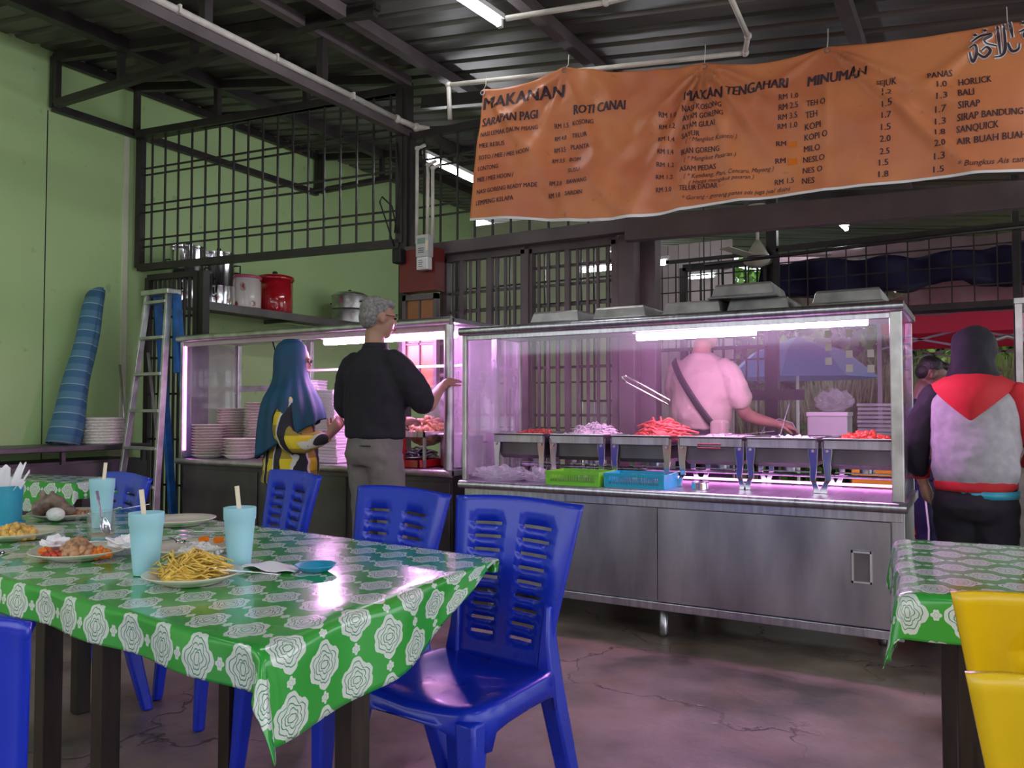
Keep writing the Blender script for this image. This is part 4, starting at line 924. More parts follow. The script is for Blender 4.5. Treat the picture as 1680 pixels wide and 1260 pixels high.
t = thing('red_pot', 'shiny red enamel pot with lid on the wall shelf', 'pot', (-6.20, 5.80, 2.13))
obj('pot_body', MB().lathe([(.165, 0), (.175, .015), (.18, .34)], 36), 'redpot', t, smooth=True)
obj('pot_lid', MB().lathe([(.188, .335), (.195, .345), (.19, .375), (.12, .395), (.001, .40)], 36), 'redpot', t, smooth=True)
obj('lid_knob', MB().lathe([(.015, .395), (.028, .42), (.02, .435), (.001, .436)], 14), 'dark', t, smooth=True)
t = thing('steamer_pot', 'tiered aluminium steamer pot at the far end of the wall shelf', 'pot', (-6.20, 6.92, 2.13))
for k in range(2): obj('tier', MB().lathe([(.185, k * .16), (.20, k * .16 + .01), (.20, k * .16 + .145), (.207, k * .16 + .155)], 36), 'alu', t, smooth=True, angle=40)
obj('steamer_lid', MB().lathe([(.208, .315), (.205, .325), (.14, .36), (.03, .37), (.001, .372)], 36), 'alu', t, smooth=True)
obj('lid_knob', MB().lathe([(.012, .365), (.02, .39), (.001, .395)], 12), 'dark', t, smooth=True)
for a in (-1.35, -.95):
    obj('printed_mark', MB().lathe([(.022, 0), (.022, .002)], 16), 'pinktrim' if a < -1 else 'label', t, (.201 * cos(a), .201 * sin(a), .25), (pi / 2, 0, a + pi / 2))
for s in (-1, 1): obj('handle', MB().tube([(s * .2, -.05, .24), (s * .25, -.04, .25), (s * .25, .04, .25), (s * .2, .05, .24)], .008), 'dark', t, smooth=True)
# ------------------------------------------------------------ tabletop items
TZ = .7515
def plate(label, x, y, r=.118, m='plate', name='dinner_plate'):
    t = obj(name, MB().lathe([(r * .58, 0), (r * .60, .004), (r * .80, .010), (r * .99, .021), (r, .023), (r * .985, .024), (r * .80, .0145), (r * .62, .0075), (.001, .0070)], 48), m, None, (x, y, TZ), smooth=True)
    return tag(t, label, 'plate', 'dinner plates on the big flowered table')
def cup(label, x, y, h=.155, lean=.2, az=0):
    t = thing('tumbler', label, 'cup', (x, y, TZ), 0, 'pale blue tumblers with straws')
    r0, r1 = .029, .041; pr = [(r0 * .95, 0), (r0, .003)]
    pr += [(r0 + (r1 - r0) * q, h * q) for q in (.2, .4, .6, .78)] + [(r1 * .985, h * .80), (r1, h), (r1 - .002, h), (r1 * .95 - .002, h * .8), (r0 - .002, .006), (.001, .005)]
    obj('cup_body', MB().lathe(pr, 48, wob=lambda a, i: 1 + (.008 * cos(22 * a) if 1 < i < 6 else 0)), 'lcup', t, smooth=True, angle=50)
    L = h + .055
    obj('straw', MB().tube([(-.012 * cos(az), -.012 * sin(az), .008), (cos(az) * (lean * L - .012), sin(az) * (lean * L - .012), L)], .0058, 12), 'straw', t, smooth=True)
    return t
cup('pale blue tumbler with straw left of the noodle plate', -1.775, 1.255, .150, .14, 3.4)
cup('pale blue tumbler with straw standing behind the folded tissue', -1.675, 1.455, .148, .10, 3.9)
cup('pale blue tumbler with straw farthest back beside the glass mug', -2.62, 1.68, .165, .12, .2)
p = plate('cream plate with yellow noodles at the near side of the table', -1.60, 1.255, .112)
pile('fried_noodles', 'heap of yellow fried noodles and egg on the near plate', 'food', 'noodle', (-1.615, 1.245, TZ + .006), (.06, .055), .042, 320, 'strip', seed=21, size=.022, thin=.09)
pile('noodle_bits', 'small brown meat scraps beside the noodle heap', 'food', 'redfood', (-1.585, 1.30, TZ + .008), (.02, .015), .012, 26, seed=22, size=.008)
spoon('steel spoon resting on the noodle plate pointing right', (-1.545, 1.272, TZ + .028), (0, .06, .42), .19, 'spoon')
spoon('steel fork on the noodle plate beside the spoon', (-1.535, 1.295, TZ + .026), (0, .05, .25), .19, 'fork', fork=True)
plate('cream plate of rice and carrot between the two front tumblers', -1.925, 1.50, .118)
pile('leftover_rice', 'white rice left on the plate between the tumblers', 'food', 'rice', (-1.885, 1.50, TZ + .006), (.07, .05), .022, 260, seed=23, size=.008)
random.seed(3)
for i, (x, y) in enumerate(((-1.945, 1.56), (-1.90, 1.575), (-1.83, 1.58))):
    o = obj('carrot_slice', MB().lathe([(.015, 0), (.015, .006)], 12), 'orange', None, (x, y, TZ + .026), (.3, .2, 0)); tag(o, ['left carrot slice', 'middle carrot slice', 'right carrot slice'][i] + ' on the rice plate between the tumblers', 'food', 'carrot slices on the rice plate')
spoon('steel spoon lying in the rice plate between the tumblers', (-1.93, 1.47, TZ + .03), (0, .05, 2.7), .18, 'spoon')
spoon('steel fork lying behind the rice plate on the cloth', (-2.22, 1.74, TZ + .006), (0, 0, .35), .19, 'fork', fork=True)
spoon('second steel fork crossing behind the rice plate', (-2.16, 1.70, TZ + .004), (0, 0, .62), .19, 'fork', fork=True)
plate('empty cream plate at the far edge of the table', -2.44, 1.86, .118)
plate('cream plate with pulled chicken and red sauce at left', -2.13, 1.305, .125)
pile('pulled_chicken', 'pulled chicken pieces on the left plate', 'food', 'chicken', (-2.12, 1.295, TZ + .008), (.055, .04), .036, 120, seed=25, size=.016)
pile('red_sauce', 'red chilli sauce smear on the left plate', 'food', 'redfood', (-2.155, 1.25, TZ + .007), (.035, .025), .010, 50, seed=26, size=.010)
pile('chicken_skin', 'orange-brown fried skin at the right of the chicken plate', 'food', 'orange', (-2.05, 1.315, TZ + .008), (.035, .02), .012, 30, seed=27, size=.014)
pile('shredded_carrot', 'orange shredded carrot at the left of the chicken plate', 'food', 'orange', (-2.20, 1.255, TZ + .008), (.025, .02), .016, 40, seed=28, size=.010)
crumple('crumpled_tissue', 'crumpled white tissue on the left rim of the chicken plate', 'tissue', 'tissue', (-2.235, 1.30, TZ + .018), (.045, .03, .022), 5)
crumple('crumpled_tissue', 'crumpled white tissue on the right rim of the chicken plate', 'tissue', 'tissue', (-2.045, 1.385, TZ + .018), (.05, .032, .026), 8)
spoon('steel spoon at the left edge of the chicken plate', (-2.30, 1.20, TZ + .008), (0, 0, 2.4), .17, 'spoon')
plate('cream plate with omelette pieces beyond the chicken plate', -2.62, 1.40, .125)
pile('omelette_pieces', 'yellow-brown omelette pieces on the far left plate', 'food', 'egg', (-2.61, 1.39, TZ + .008), (.085, .045), .026, 150, seed=30, size=.017)
spoon('steel fork between the omelette plate and the chicken plate', (-2.37, 1.42, TZ + .004), (0, 0, .5), .18, 'fork', fork=True)
plate('grey-cream plate with fish remains at the far left', -2.95, 1.76, .135, 'plateg')
fb = MB()
for k in range(16):
    a = k / 15; fb.ell((-.075 + .15 * a, .01 * sin(a * 5), .030 + .035 * sin(pi * min(1, a * 1.1)) * (1 - a * .55)), (.020, .030 * (1 - a * .6) + .006, .028 * (1 - a * .55) + .006), (0, .5 * (a - .5), .3 * sin(k * 2.3)), 10, 6)
fb.ell((-.06, 0, .075), (.018, .006, .028), (0, -.5, 0), 8, 6).ell((-.02, 0, .082), (.014, .005, .018), (0, .5, 0), 8, 6)
blob('fish_remains', fb, 'fish', None, .005, 2); fo = bpy.data.objects['fish_remains']; fo.location = (-2.96, 1.72, TZ + .006); fo.rotation_euler = (0, 0, .25)
tag(fo, 'brown grilled fish remains on the grey-cream plate', 'food')
tag(obj('boiled_egg', MB().ell((0, 0, .022), (.034, .026, .024)), 'rice', None, (-2.86, 1.66, TZ + .008), (0, 0, .3), smooth=True), 'white egg half beside the fish remains', 'food')
pile('rice_scraps', 'brown rice scraps under the fish remains', 'food', 'chicken', (-2.96, 1.77, TZ + .006), (.10, .08), .014, 70, seed=33, size=.012)
spoon('steel spoon leaning over the rim of the fish plate', (-2.78, 1.86, TZ + .03), (0, -.15, .3), .17, 'spoon')
# mug
t = thing('glass_mug', 'clear glass mug with a spoon between the plates', 'mug', (-2.38, 1.525, TZ))
obj('mug_glass', MB().lathe([(.036, 0), (.038, .004), (.040, .085), (.038, .086), (.036, .012), (.001, .010)], 36), 'glassc', t, smooth=True, angle=50)
obj('mug_handle', MB().tube([(-.036, -.02, .075), (-.062, -.033, .070), (-.070, -.038, .048), (-.060, -.032, .022), (-.036, -.02, .014)], .0055, 10), 'glassc', t, smooth=True)
obj('tea_dregs', MB().lathe([(.034, .011), (.035, .016)], 24), 'chicken', t)
spoon('small teaspoon standing in the glass mug', (-2.385, 1.53, TZ + .06), (0, -1.25, 3.3), .12, 'teaspoon')
# tissue, saucer
vs = lambda u, v: (u * .15 - .02 * v, v * .10, .002 + .03 * max(0, .35 - abs(u - .30)) * (1 - .7 * v) + .004 * sin(u * 9 + v * 4))
tag(obj('folded_tissue', MB().grid(14, 10, vs), 'tissue', None, (-1.60, 1.385, TZ + .002), (0, 0, .35), smooth=True, solid=.0015), 'folded white tissue sheet right of the noodle plate', 'tissue')
tag(obj('sauce_saucer', MB().lathe([(.030, 0), (.034, .002), (.050, .014), (.052, .016), (.049, .0165), (.032, .006), (.001, .005)], 40), 'bluedish', None, (-1.445, 1.495, TZ), smooth=True), 'small bright blue sauce saucer at the right of the meals', 'saucer')
# napkin holder
t = thing('napkin_holder', 'scuffed teal plastic napkin cup at the left edge of the table', 'holder', (-2.95, 1.52, TZ))
obj('holder_cup', MB().lathe([(.060, 0), (.062, .004), (.064, .02), (.068, .14), (.065, .14), (.06, .01), (.001, .008)], 40), 'teald', t, smooth=True, angle=50)
obj('holder_base', MB().lathe([(.075, 0), (.076, .012), (.06, .016)], 36), 'bluedish', t, smooth=True)
random.seed(11)
for k in range(9):
    a = -pi + k * .7; tilt = .32; cx0, cy0 = .034 * cos(a), .034 * sin(a); ca, sa = cos(a), sin(a)
    fn = lambda u, v, ca=ca, sa=sa, cx0=cx0, cy0=cy0, k=k: (cx0 + ca * (v * v * .05) - sa * (u - .5) * .06 * (1 - v * .5), cy0 + sa * (v * v * .05) + ca * (u - .5) * .06 * (1 - v * .5), .03 + v * (.155 + .03 * sin(k * 2.1)) + .006 * sin(u * 7 + k))
    obj('napkin', MB().grid(6, 8, fn), 'tissue', t, smooth=True, solid=.0015)
# ------------------------------------------------------------ menu banner
BA = Vector((-2.35, 3.70, 0)); BT = atan2(.43, 2.47); BL = 3.25
hooks = [0, .475, 1.188, 1.761, 2.5, 3.2]; hz = [.015, .058, -.003, -.018, -.045, -.05]
def top(u):
    for i in range(len(hooks) - 1):
        a, b = hooks[i], hooks[i + 1]
        if u <= b or i == len(hooks) - 2:
            q = min(1, max(0, (u - a) / (b - a))); return hz[i] * (1 - q) + hz[i + 1] * q - .035 * sin(pi * q) * (.6 if i > 2 else 1)
FOLDS = [(.475, .03, -1.95, .016, .13), (.475, .03, -1.2, .014, .12), (1.188, 0, -2.35, .026, .09), (1.188, 0, -2.05, .024, .07), (1.188, 0, -1.75, .020, .06), (1.188, 0, -1.35, .020, .07), (1.188, 0, -1.0, .022, .10), (1.188, 0, -.55, .016, .10), (1.761, -.02, -.85, .026, .05), (1.761, -.02, -.6, .018, .08), (1.761, -.02, -1.6, .010, .05), (1.761, -.02, -2.6, .012, .1), (2.5, -.04, -2.5, .012, .10), (.475, .03, -2.6, .014, .1), (0, 0, -.9, .016, .12)]
def disp(u, z):
    d = .020 * sin(u * 3.1 + .5) + .006 * sin(z * 9 + u * 2)
    for hu, hv, an, am, w in FOLDS:
        dx, dy = u - hu, z - hv; r = hypot(dx, dy)
        if r < 1e-4: continue
        da = (atan2(dy, dx) - an + pi) % (2 * pi) - pi
        d += am * math.exp(-(da / w) ** 2) * min(1, r / .12) * math.exp(-r * .9)
    if .25 < u < 1.25: d += .007 * noise.noise(Vector((u * 9, z * 9, 1))) * min(1, (u - .25) * 5) * min(1, (1.25 - u) * 5) * 2
    d += .004 * noise.noise(Vector((u * 7, z * 7, 4)))
    d += .012 * max(0, -.05 - z + top(u)) * sin(u * 11)
    return d * 1.7
def zmap(u, z):            # z relative to 2.9; the drop near the top follows the scalloped edge
    f = max(0, min(1, (z + .25) / .25)); return z + (top(u) - (.0)) * f
bn_ = thing('menu_banner', 'large orange printed food and drinks menu banner with price lists', 'banner', (BA.x, BA.y, 2.9), BT)
NU, NV = 260, 64
def bf(u, v):
    U = u * BL; zt = top(U); zb = -.70 - .045 * math.exp(-((U - .7) / .35) ** 2) - .012 * sin(U * 2.2) - .02 * min(1, U / .4); z = zt + (zb - zt) * (1 - v); U2 = U - .085 * (1 - v) * max(0, 1 - U / .6)
    return (U2, -disp(U2, z), z)
sheet_ = obj('vinyl_sheet', MB().grid(NU, NV, bf), 'banner', bn_, smooth=True, solid=.0015)
hem = MB().grid(NU, 2, lambda u, v: (bf(u, v * .018)[0], bf(u, v * .018)[1] - .002, bf(u, v * .018)[2]))
obj('white_hem', hem, 'label', bn_, smooth=True)
for i, u in enumerate(hooks[:5]):
    e = obj('eyelet', MB().tube([(u + .012 * cos(a), -disp(u, top(u)) - .004, top(u) - .02 + .012 * sin(a)) for a in [k * pi / 6 for k in range(13)]], .003, 6), 'steel', bn_)
    obj('hanging_string', MB().tube([(u, -disp(u, top(u)), top(u) - .01), (u + .004, .01, top(u) + .03), (u + .005, .02, top(u) + .09)], .002, 5), 'pipe', e)
MENU = """MAKANAN|-0.002|-0.098|0.472|0.064
SARAPAN PAGI|-0.009|-0.190|0.329|0.045
NASI LEMAK DAUN PISANG|-0.013|-0.249|0.333|0.024
MEE REBUS|-0.019|-0.311|0.148|0.024
SOTO / MEE / MEE HOON|-0.023|-0.376|0.305|0.024
LONTONG|-0.027|-0.437|0.124|0.024
MEE / MEE HOON /|-0.031|-0.498|0.221|0.025
NASI GORENG READY MADE|-0.035|-0.564|0.359|0.024
LEMPENG KELAPA|-0.041|-0.625|0.235|0.025
RM 1.5|0.414|-0.257|0.074|0.025
RM 4.0|0.412|-0.323|0.066|0.025
RM 3.5|0.410|-0.386|0.063|0.025
RM 3.5|0.404|-0.446|0.065|0.025
RM 2.0|0.395|-0.571|0.064|0.025
RM 1.0|0.387|-0.634|0.067|0.025
ROTI CANAI|0.519|-0.199|0.272|0.047
KOSONG|0.512|-0.253|0.110|0.023
TELUR|0.508|-0.317|0.082|0.023
PLANTA|0.502|-0.378|0.098|0.023
BOM|0.495|-0.443|0.060|0.023
SUSU|0.491|-0.505|0.065|0.023
BAWANG|0.485|-0.565|0.111|0.023
SARDIN|0.481|-0.631|0.093|0.024
RM 1.0|0.963|-0.260|0.082|0.024
RM 1.2|0.961|-0.319|0.079|0.024
RM 1.4|0.957|-0.384|0.077|0.024
RM 1.4|0.955|-0.449|0.074|0.024
RM 1.2|0.949|-0.512|0.081|0.024
RM 1.2|0.945|-0.576|0.080|0.023
RM 3.0|0.943|-0.641|0.076|0.024
MAKAN TENGAHARI|1.086|-0.192|0.496|0.047
NASI KOSONG|1.077|-0.240|0.191|0.027
AYAM GORENG|1.075|-0.284|0.201|0.027
AYAM GULAI|1.071|-0.328|0.164|0.027
SAYUR|1.069|-0.372|0.091|0.027
( * Mengikut Kuantiti )|1.092|-0.400|0.248|0.022
IKAN GORENG|1.067|-0.457|0.188|0.027
( * Mengikut Pasaran )|1.083|-0.492|0.253|0.022
ASAM PEDAS|1.060|-0.544|0.177|0.027
( * Kembang, Pari, Cencaru, Mayong )|1.083|-0.580|0.430|0.022
( Harga mengikut pasaran )|1.107|-0.610|0.313|0.020
TELUR DADAR|1.058|-0.642|0.188|0.027
* Goreng - goreng panas ada juga jual disini|1.074|-0.691|0.514|0.022
RM 1.0|1.540|-0.249|0.088|0.026
RM 2.5|1.538|-0.293|0.088|0.026
RM 3.5|1.536|-0.337|0.086|0.026
RM 1.0|1.532|-0.381|0.090|0.026
RM|1.525|-0.466|0.046|0.026
RM|1.520|-0.552|0.047|0.026
RM 1.5|1.516|-0.654|0.088|0.026
MINUMAN|1.669|-0.199|0.258|0.048
TEH O|1.665|-0.299|0.082|0.029
TEH|1.660|-0.352|0.052|0.029
KOPI|1.656|-0.404|0.070|0.029
KOPI O|1.654|-0.452|0.101|0.029
MILO|1.651|-0.507|0.071|0.029
NESLO|1.647|-0.561|0.094|0.029
NES O|1.645|-0.615|0.086|0.028
NES|1.641|-0.667|0.055|0.029
SEJUK|1.967|-0.258|0.084|0.028
1.2|1.990|-0.305|0.040|0.028
1.5|1.990|-0.355|0.039|0.028
1.7|1.988|-0.408|0.039|0.028
1.5|1.985|-0.462|0.040|0.028
2.0|1.980|-0.513|0.045|0.028
2.5|1.980|-0.569|0.040|0.028
1.5|1.976|-0.620|0.039|0.028
1.8|1.973|-0.673|0.042|0.028
PANAS|2.177|-0.260|0.099|0.028
1.0|2.213|-0.305|0.040|0.028
1.3|2.210|-0.358|0.042|0.027
1.7|2.207|-0.413|0.041|0.028
1.3|2.206|-0.465|0.042|0.028
1.8|2.204|-0.515|0.041|0.027
2.0|2.200|-0.567|0.042|0.028
1.3|2.200|-0.622|0.040|0.028
1.5|2.197|-0.679|0.041|0.027
HORLICK|2.300|-0.308|0.127|0.030
BALI|2.296|-0.358|0.062|0.031
SIRAP|2.294|-0.414|0.085|0.031
SIRAP BANDUNG|2.292|-0.465|0.253|0.030
SANQUICK|2.290|-0.515|0.159|0.030
AIR BUAH BUAHAN|2.289|-0.569|0.319|0.030
* Bungkus Ais tambah|2.290|-0.671|0.317|0.026"""
FC = {}
def text_mesh(s, width, cap, shear=0, off=.0):
    k = (s, round(width, 3), round(cap, 3), shear)
    if k in FC: return FC[k]
    cu = bpy.data.curves.new('t', 'FONT'); cu.body = s; cu.size = 1; cu.shear = shear; cu.offset = off; cu.resolution_u = 2
    o = bpy.data.objects.new('t', cu); COL.objects.link(o); dg = bpy.context.evaluated_depsgraph_get(); dg.update()
    me = bpy.data.meshes.new_from_object(o.evaluated_get(dg)); bpy.data.objects.remove(o)
    xs_ = [v.co.x for v in me.vertices]; x0, x1 = min(xs_), max(xs_)
    sx = width / (x1 - x0); sz = cap / .69
    bm = bmesh.new(); bm.from_mesh(me); bmesh.ops.scale(bm, vec=(1, 1, 1), verts=bm.verts)
    for v in bm.verts: v.co = Vector(((v.co.x - x0) * sx, 0, v.co.y * sz))
    bmesh.ops.triangulate(bm, faces=bm.faces); 
    for _ in range(2):
        es = [e for e in bm.edges if e.calc_length() > .03]
        if es: bmesh.ops.subdivide_edges(bm, edges=es, cuts=1); bmesh.ops.triangulate(bm, faces=bm.faces)
    if not shear or shear < .2:                      # heavier strokes: a second copy a hair to the right
        g = bmesh.ops.duplicate(bm, geom=bm.verts[:] + bm.edges[:] + bm.faces[:])
        for v in g['geom']:
            if isinstance(v, bmesh.types.BMVert): v.co.x += cap * (.10 if shear else .05); v.co.y -= .0002
    bm.to_mesh(me); bm.free(); FC[k] = me; return me
def on_banner(me, u0, z0, off=.0035):
    me = me.copy()
    for v in me.vertices:
        U = u0 + v.co.x; z = z0 + v.co.z; v.co = Vector((U, -disp(U, z) - off + v.co.y, z))
    return me
for line in MENU.strip().split('\n'):
    s, u, z, w, h = line.split('|'); u, z, w, h = map(float, (u, z, w, h))
    small = '(' in s or s.startswith('*'); big = h > .035
    me = on_banner(text_mesh(s, w, h, .28 if small else (.12 if big else 0), 0), u, z)
    me.materials.clear(); me.materials.append(M['ink']); o = link('menu_text', me, bn_)
for u0, z0, u1, z1 in ((1.583, -.475, 1.621, -.447), (1.582, -.564, 1.620, -.532)):
    obj('price_patch', MB().grid(4, 4, lambda a, b: (u0 + (u1 - u0) * a, -disp(u0 + (u1 - u0) * a, z0 + (z1 - z0) * b) - .003, z0 + (z1 - z0) * b)), 'orange', bn_)
# calligraphic line at the upper right: black strokes with a pale halo
K = [[(0, -.05), (.015, -.09), (.03, -.05), (.02, -.02), (.0, -.03)], [(.03, -.05), (.06, -.075), (.085, -.05), (.07, -.03), (.05, -.045)], [(.01, .0), (.05, .025), (.09, .02), (.06, -.005), (.11, -.03)], [(.115, .06), (.12, .0), (.125, -.07)], [(.14, .065), (.145, -.04), (.13, -.075), (.10, -.08)],
     [(.155, -.02), (.17, -.06), (.195, -.055), (.20, -.03)], [(.165, .07), (.175, .0)], [(.20, .02), (.235, .03), (.22, 0), (.26, -.03), (.22, -.045)], [(.27, -.01), (.29, -.05), (.33, -.05), (.34, -.01)], [(.29, .03), (.32, .045), (.345, .02)], [(.355, .08), (.36, .0), (.365, -.05)], [(.38, .08), (.39, -.03), (.43, -.05), (.47, -.03)], [(.42, .05), (.45, .03), (.48, .05)], [(.50, .09), (.50, -.04)], [(.02, .035), (.035, .03)], [(.06, .05), (.075, .045)], [(.21, .06), (.225, .055)], [(.30, .075), (.315, .07)]]
def stroke(ps, w, off):
    pts = []; n = 8
    for i in range(len(ps) - 1):
        p0, p1, p2, p3 = [Vector((*ps[min(max(j, 0), len(ps) - 1)], 0)) for j in (i - 1, i, i + 1, i + 2)]
        for k in range(n): t_ = k / n; pts.append(.5 * ((2 * p1) + (p2 - p0) * t_ + (2 * p0 - 5 * p1 + 4 * p2 - p3) * t_ * t_ + (3 * p1 - p0 - 3 * p2 + p3) * t_ ** 3))
    pts.append(Vector((*ps[-1], 0))); vs = []; fs = []
    for i, p in enumerate(pts):
        d = (pts[min(i + 1, len(pts) - 1)] - pts[max(i - 1, 0)]).normalized(); nn = Vector((-d.y, d.x, 0)); q = i / (len(pts) - 1); ww = w * (.5 + .7 * sin(pi * min(1, q * 1.2))) if off > .004 else w * 1.6
        for s in (-1, 1):
            P_ = p + nn * (s * ww); U = 2.345 + P_.x * .98; z = -.115 + P_.y; vs.append((U, -disp(U, z) - off, z))
    return vs, [(2 * i, 2 * i + 1, 2 * i + 3, 2 * i + 2) for i in range(len(pts) - 1)]
for nm, m, w, off in (('script_halo', 'label', .0058, .0035), ('script_stroke', 'ink', .0055, .0055)):
    for ps in K: obj(nm, MB().add(*stroke(ps, w, off)), m, bn_)
# ------------------------------------------------------------ people
def hand(mb, w, d, up, s=1, curl=.5, side=1):
    """palm and five fingers from wrist w in direction d; up = back of the hand"""
    w = Vector(w); d = Vector(d).normalized(); up = Vector(up); up = (up - d * up.dot(d)).normalized(); x = d.cross(up).normalized() * side
    mb.limb([w, w + d * .04 * s, w + d * .085 * s], [.024 * s, .032 * s, .030 * s], 10)
    mb.limb([w + d * .05 * s + x * .014 * s, w + d * .088 * s + x * .022 * s], [.020 * s, .018 * s], 8).limb([w + d * .05 * s - x * .014 * s, w + d * .088 * s - x * .022 * s], [.020 * s, .018 * s], 8)
    for k, L in enumerate((.068, .078, .072, .056)):
        b = w + d * .088 * s + x * ((k - 1.5) * -.0205 * s); d1 = (d - up * curl * .5).normalized(); d2 = (d - up * curl * 1.6).normalized()
        mb.limb([b, b + d1 * L * .5 * s, b + d1 * L * .5 * s + d2 * L * .5 * s], [.0095 * s, .0088 * s, .0075 * s], 8)
    b = w + d * .03 * s + x * .026 * s; mb.limb([b, b + (d * .6 + x * .7 - up * .3) * .035 * s, b + (d * .95 + x * .75 - up * .5) * .06 * s], [.013 * s, .0115 * s, .009 * s], 8)
def head(mb, c, s=1, yaw=0, pitch=0):
    R = Euler((pitch, 0, yaw)).to_matrix(); c = Vector(c)
    def E(p, r, rot=None):
        q = c + R @ Vector(p) * s; e = Euler((pitch, 0, yaw)); mb.ell(q, tuple(k * s for k in r), e, 16, 10)
    E((0, -.01, .02), (.074, .095, .088)); E((0, .03, -.035), (.056, .062, .075)); E((0, .045, -.09), (.032, .035, .026))
    E((0, .095, -.015), (.012, .018, .022)); E((0, .086, -.058), (.024, .012, .010)); E((0, .075, .022), (.05, .02, .014))
    for k in (-1, 1): E((k * .076, -.005, -.01), (.012, .02, .032)); E((k * .035, .062, -.025), (.022, .02, .022))
    return R, c
def eyes(t, R, c, s=1):
    for k in (-1, 1):
        obj('eye', MB().ell((0, 0, 0), (.011 * s, .006 * s, .007 * s)), 'dark', t, c + R @ Vector((k * .031, .087, .005)) * s, smooth=True)
        obj('eyebrow', MB().ell((0, 0, 0), (.018 * s, .006 * s, .004 * s)), 'blackhair', t, c + R @ Vector((k * .031, .089, .026)) * s, smooth=True)
    obj('lips', MB().ell((0, 0, 0), (.022 * s, .008 * s, .008 * s)), 'redfood', t, c + R @ Vector((0, .094, -.058)) * s, smooth=True)
def shoes(t, pts, m='dark'):
    for x, y in pts: obj('shoe', MB().loft([(0, x, y + .05, .045, .13), (.03, x, y + .05, .045, .13), (.06, x, y + .02, .04, .09), (.09, x, y - .02, .038, .05)], 20), m, t, smooth=True)
def trousers(t, m, hip, waistz, rx, ry, feet, leg_r=(.095, .075, .062), top_extra=0, crease=0):
    mb = MB(); hz_ = waistz - .14
    mb.loft([(hz_ - .06, 0, hip, rx * .82, ry * .9), (hz_, 0, hip - .01, rx * 1.0, ry * 1.06), (waistz - .05, 0, hip, rx * .97, ry * 1.0), (waistz, 0, hip, rx * .93, ry * .93)], 32)
    for x, y in feet:
        s = 1 if x > 0 else -1
        mb.limb([(s * rx * .46, hip, hz_ - .01), ((x + s * rx * .46) / 2, (y + hip) / 2 + .025, waistz * .52), (x, y, .10)], [leg_r[0], leg_r[1], leg_r[2]], 16)
    return blob('trousers', mb, m, t, .013, 3)
# --- man in the dark polo shirt
def man():
    t = thing('person', 'grey-haired person in a dark polo shirt and grey trousers reaching into the left case', 'person', (-3.13, 3.72, 0), radians(-8))
    b = MB(); R, c = head(b, (.02, .01, 1.705), 1.04, radians(-22), -.10)
    b.limb([(0, -.015, 1.46), (.01, -.01, 1.62)], [.062, .060], 14)
    b.loft([(1.0, 0, 0, .12, .09), (1.3, 0, 0, .14, .10), (1.46, 0, 0, .12, .07)], 20)
    b.limb([(.16, 0, 1.41), (.26, .08, 1.28), (.27, .16, 1.18), (.225, .28, 1.24), (.185, .38, 1.30)], [.055, .05, .044, .036, .028], 14)
    b.limb([(-.16, 0, 1.41), (-.27, .02, 1.20), (-.20, .20, 1.09), (-.13, .30, 1.08)], [.055, .05, .038, .028], 14)
    hand(b, (.185, .38, 1.30), (.02, 1, .45), (0, -.3, 1), 1, .6, 1); hand(b, (-.12, .31, 1.08), (.3, 1, .05), (-.4, 0, 1), 1, .5, -1)
    for x, y in ((-.11, 0), (.12, .03)): b.limb([(x * .8, 0, .9), (x, y, .1), (x, y + .06, .04)], [.045, .026, .022], 10)
    blob('body', b, 'skin', t, .0075, 3); eyes(t, R, c, 1.04)
    s = MB(); s.loft([(.985, 0, 0, .198, .155), (1.05, 0, .005, .204, .16), (1.15, 0, .005, .212, .155), (1.28, 0, -.005, .225, .145), (1.38, 0, -.01, .228, .13), (1.45, 0, -.01, .195, .105), (1.50, 0, -.005, .12, .085), (1.525, .0, -.005, .078, .074)], 36)
    s.limb([(.17, -.005, 1.43), (.245, .05, 1.32), (.265, .13, 1.20)], [.082, .085, .078], 16); s.limb([(-.17, -.005, 1.43), (-.245, .0, 1.31), (-.285, .03, 1.18)], [.082, .088, .083], 16)
    blob('polo_shirt', s, 'black_cloth', t, .012, 5)
    obj('collar', MB().loft([(1.505, .0, -.008, .082, .078), (1.55, .008, -.005, .073, .070), (1.545, .008, -.005, .068, .065)], 28, cap=False), 'black_cloth', t, smooth=True, solid=.004)
    h = MB(); 
    for q, r in (((.0, -.03, .045), (.082, .090, .078)), ((0, -.06, -.005), (.076, .058, .070)), ((.0, .03, .08), (.066, .06, .035))): h.ell(c + R @ Vector(q) * 1.04, tuple(k * 1.04 for k in r), (-.10, 0, radians(-22)))
    hh = blob('hair', h, 'greyhair', t, .007, 2)
    obj('spectacle_arm', MB().tube([c + R @ Vector((.078, -.02, .01)), c + R @ Vector((.07, .09, .012))], .0025, 6), 'dark', t)
    tr = trousers(t, 'greypants', 0, 1.03, .185, .145, ((-.11, 0), (.12, .03)), (.112, .088, .075))
    obj('belt', MB().loft([(1.0, 0, 0, .183, .142), (1.035, 0, 0, .18, .14)], 32, cap=False), 'dark', tr, smooth=True, solid=.004)
    obj('back_pocket', MB().b2((.05, -.158, .945), (.13, -.148, .951)), 'dark', tr, rot=(0, 0, 0))
    shoes(t, ((-.11, 0), (.12, .03)))
man()
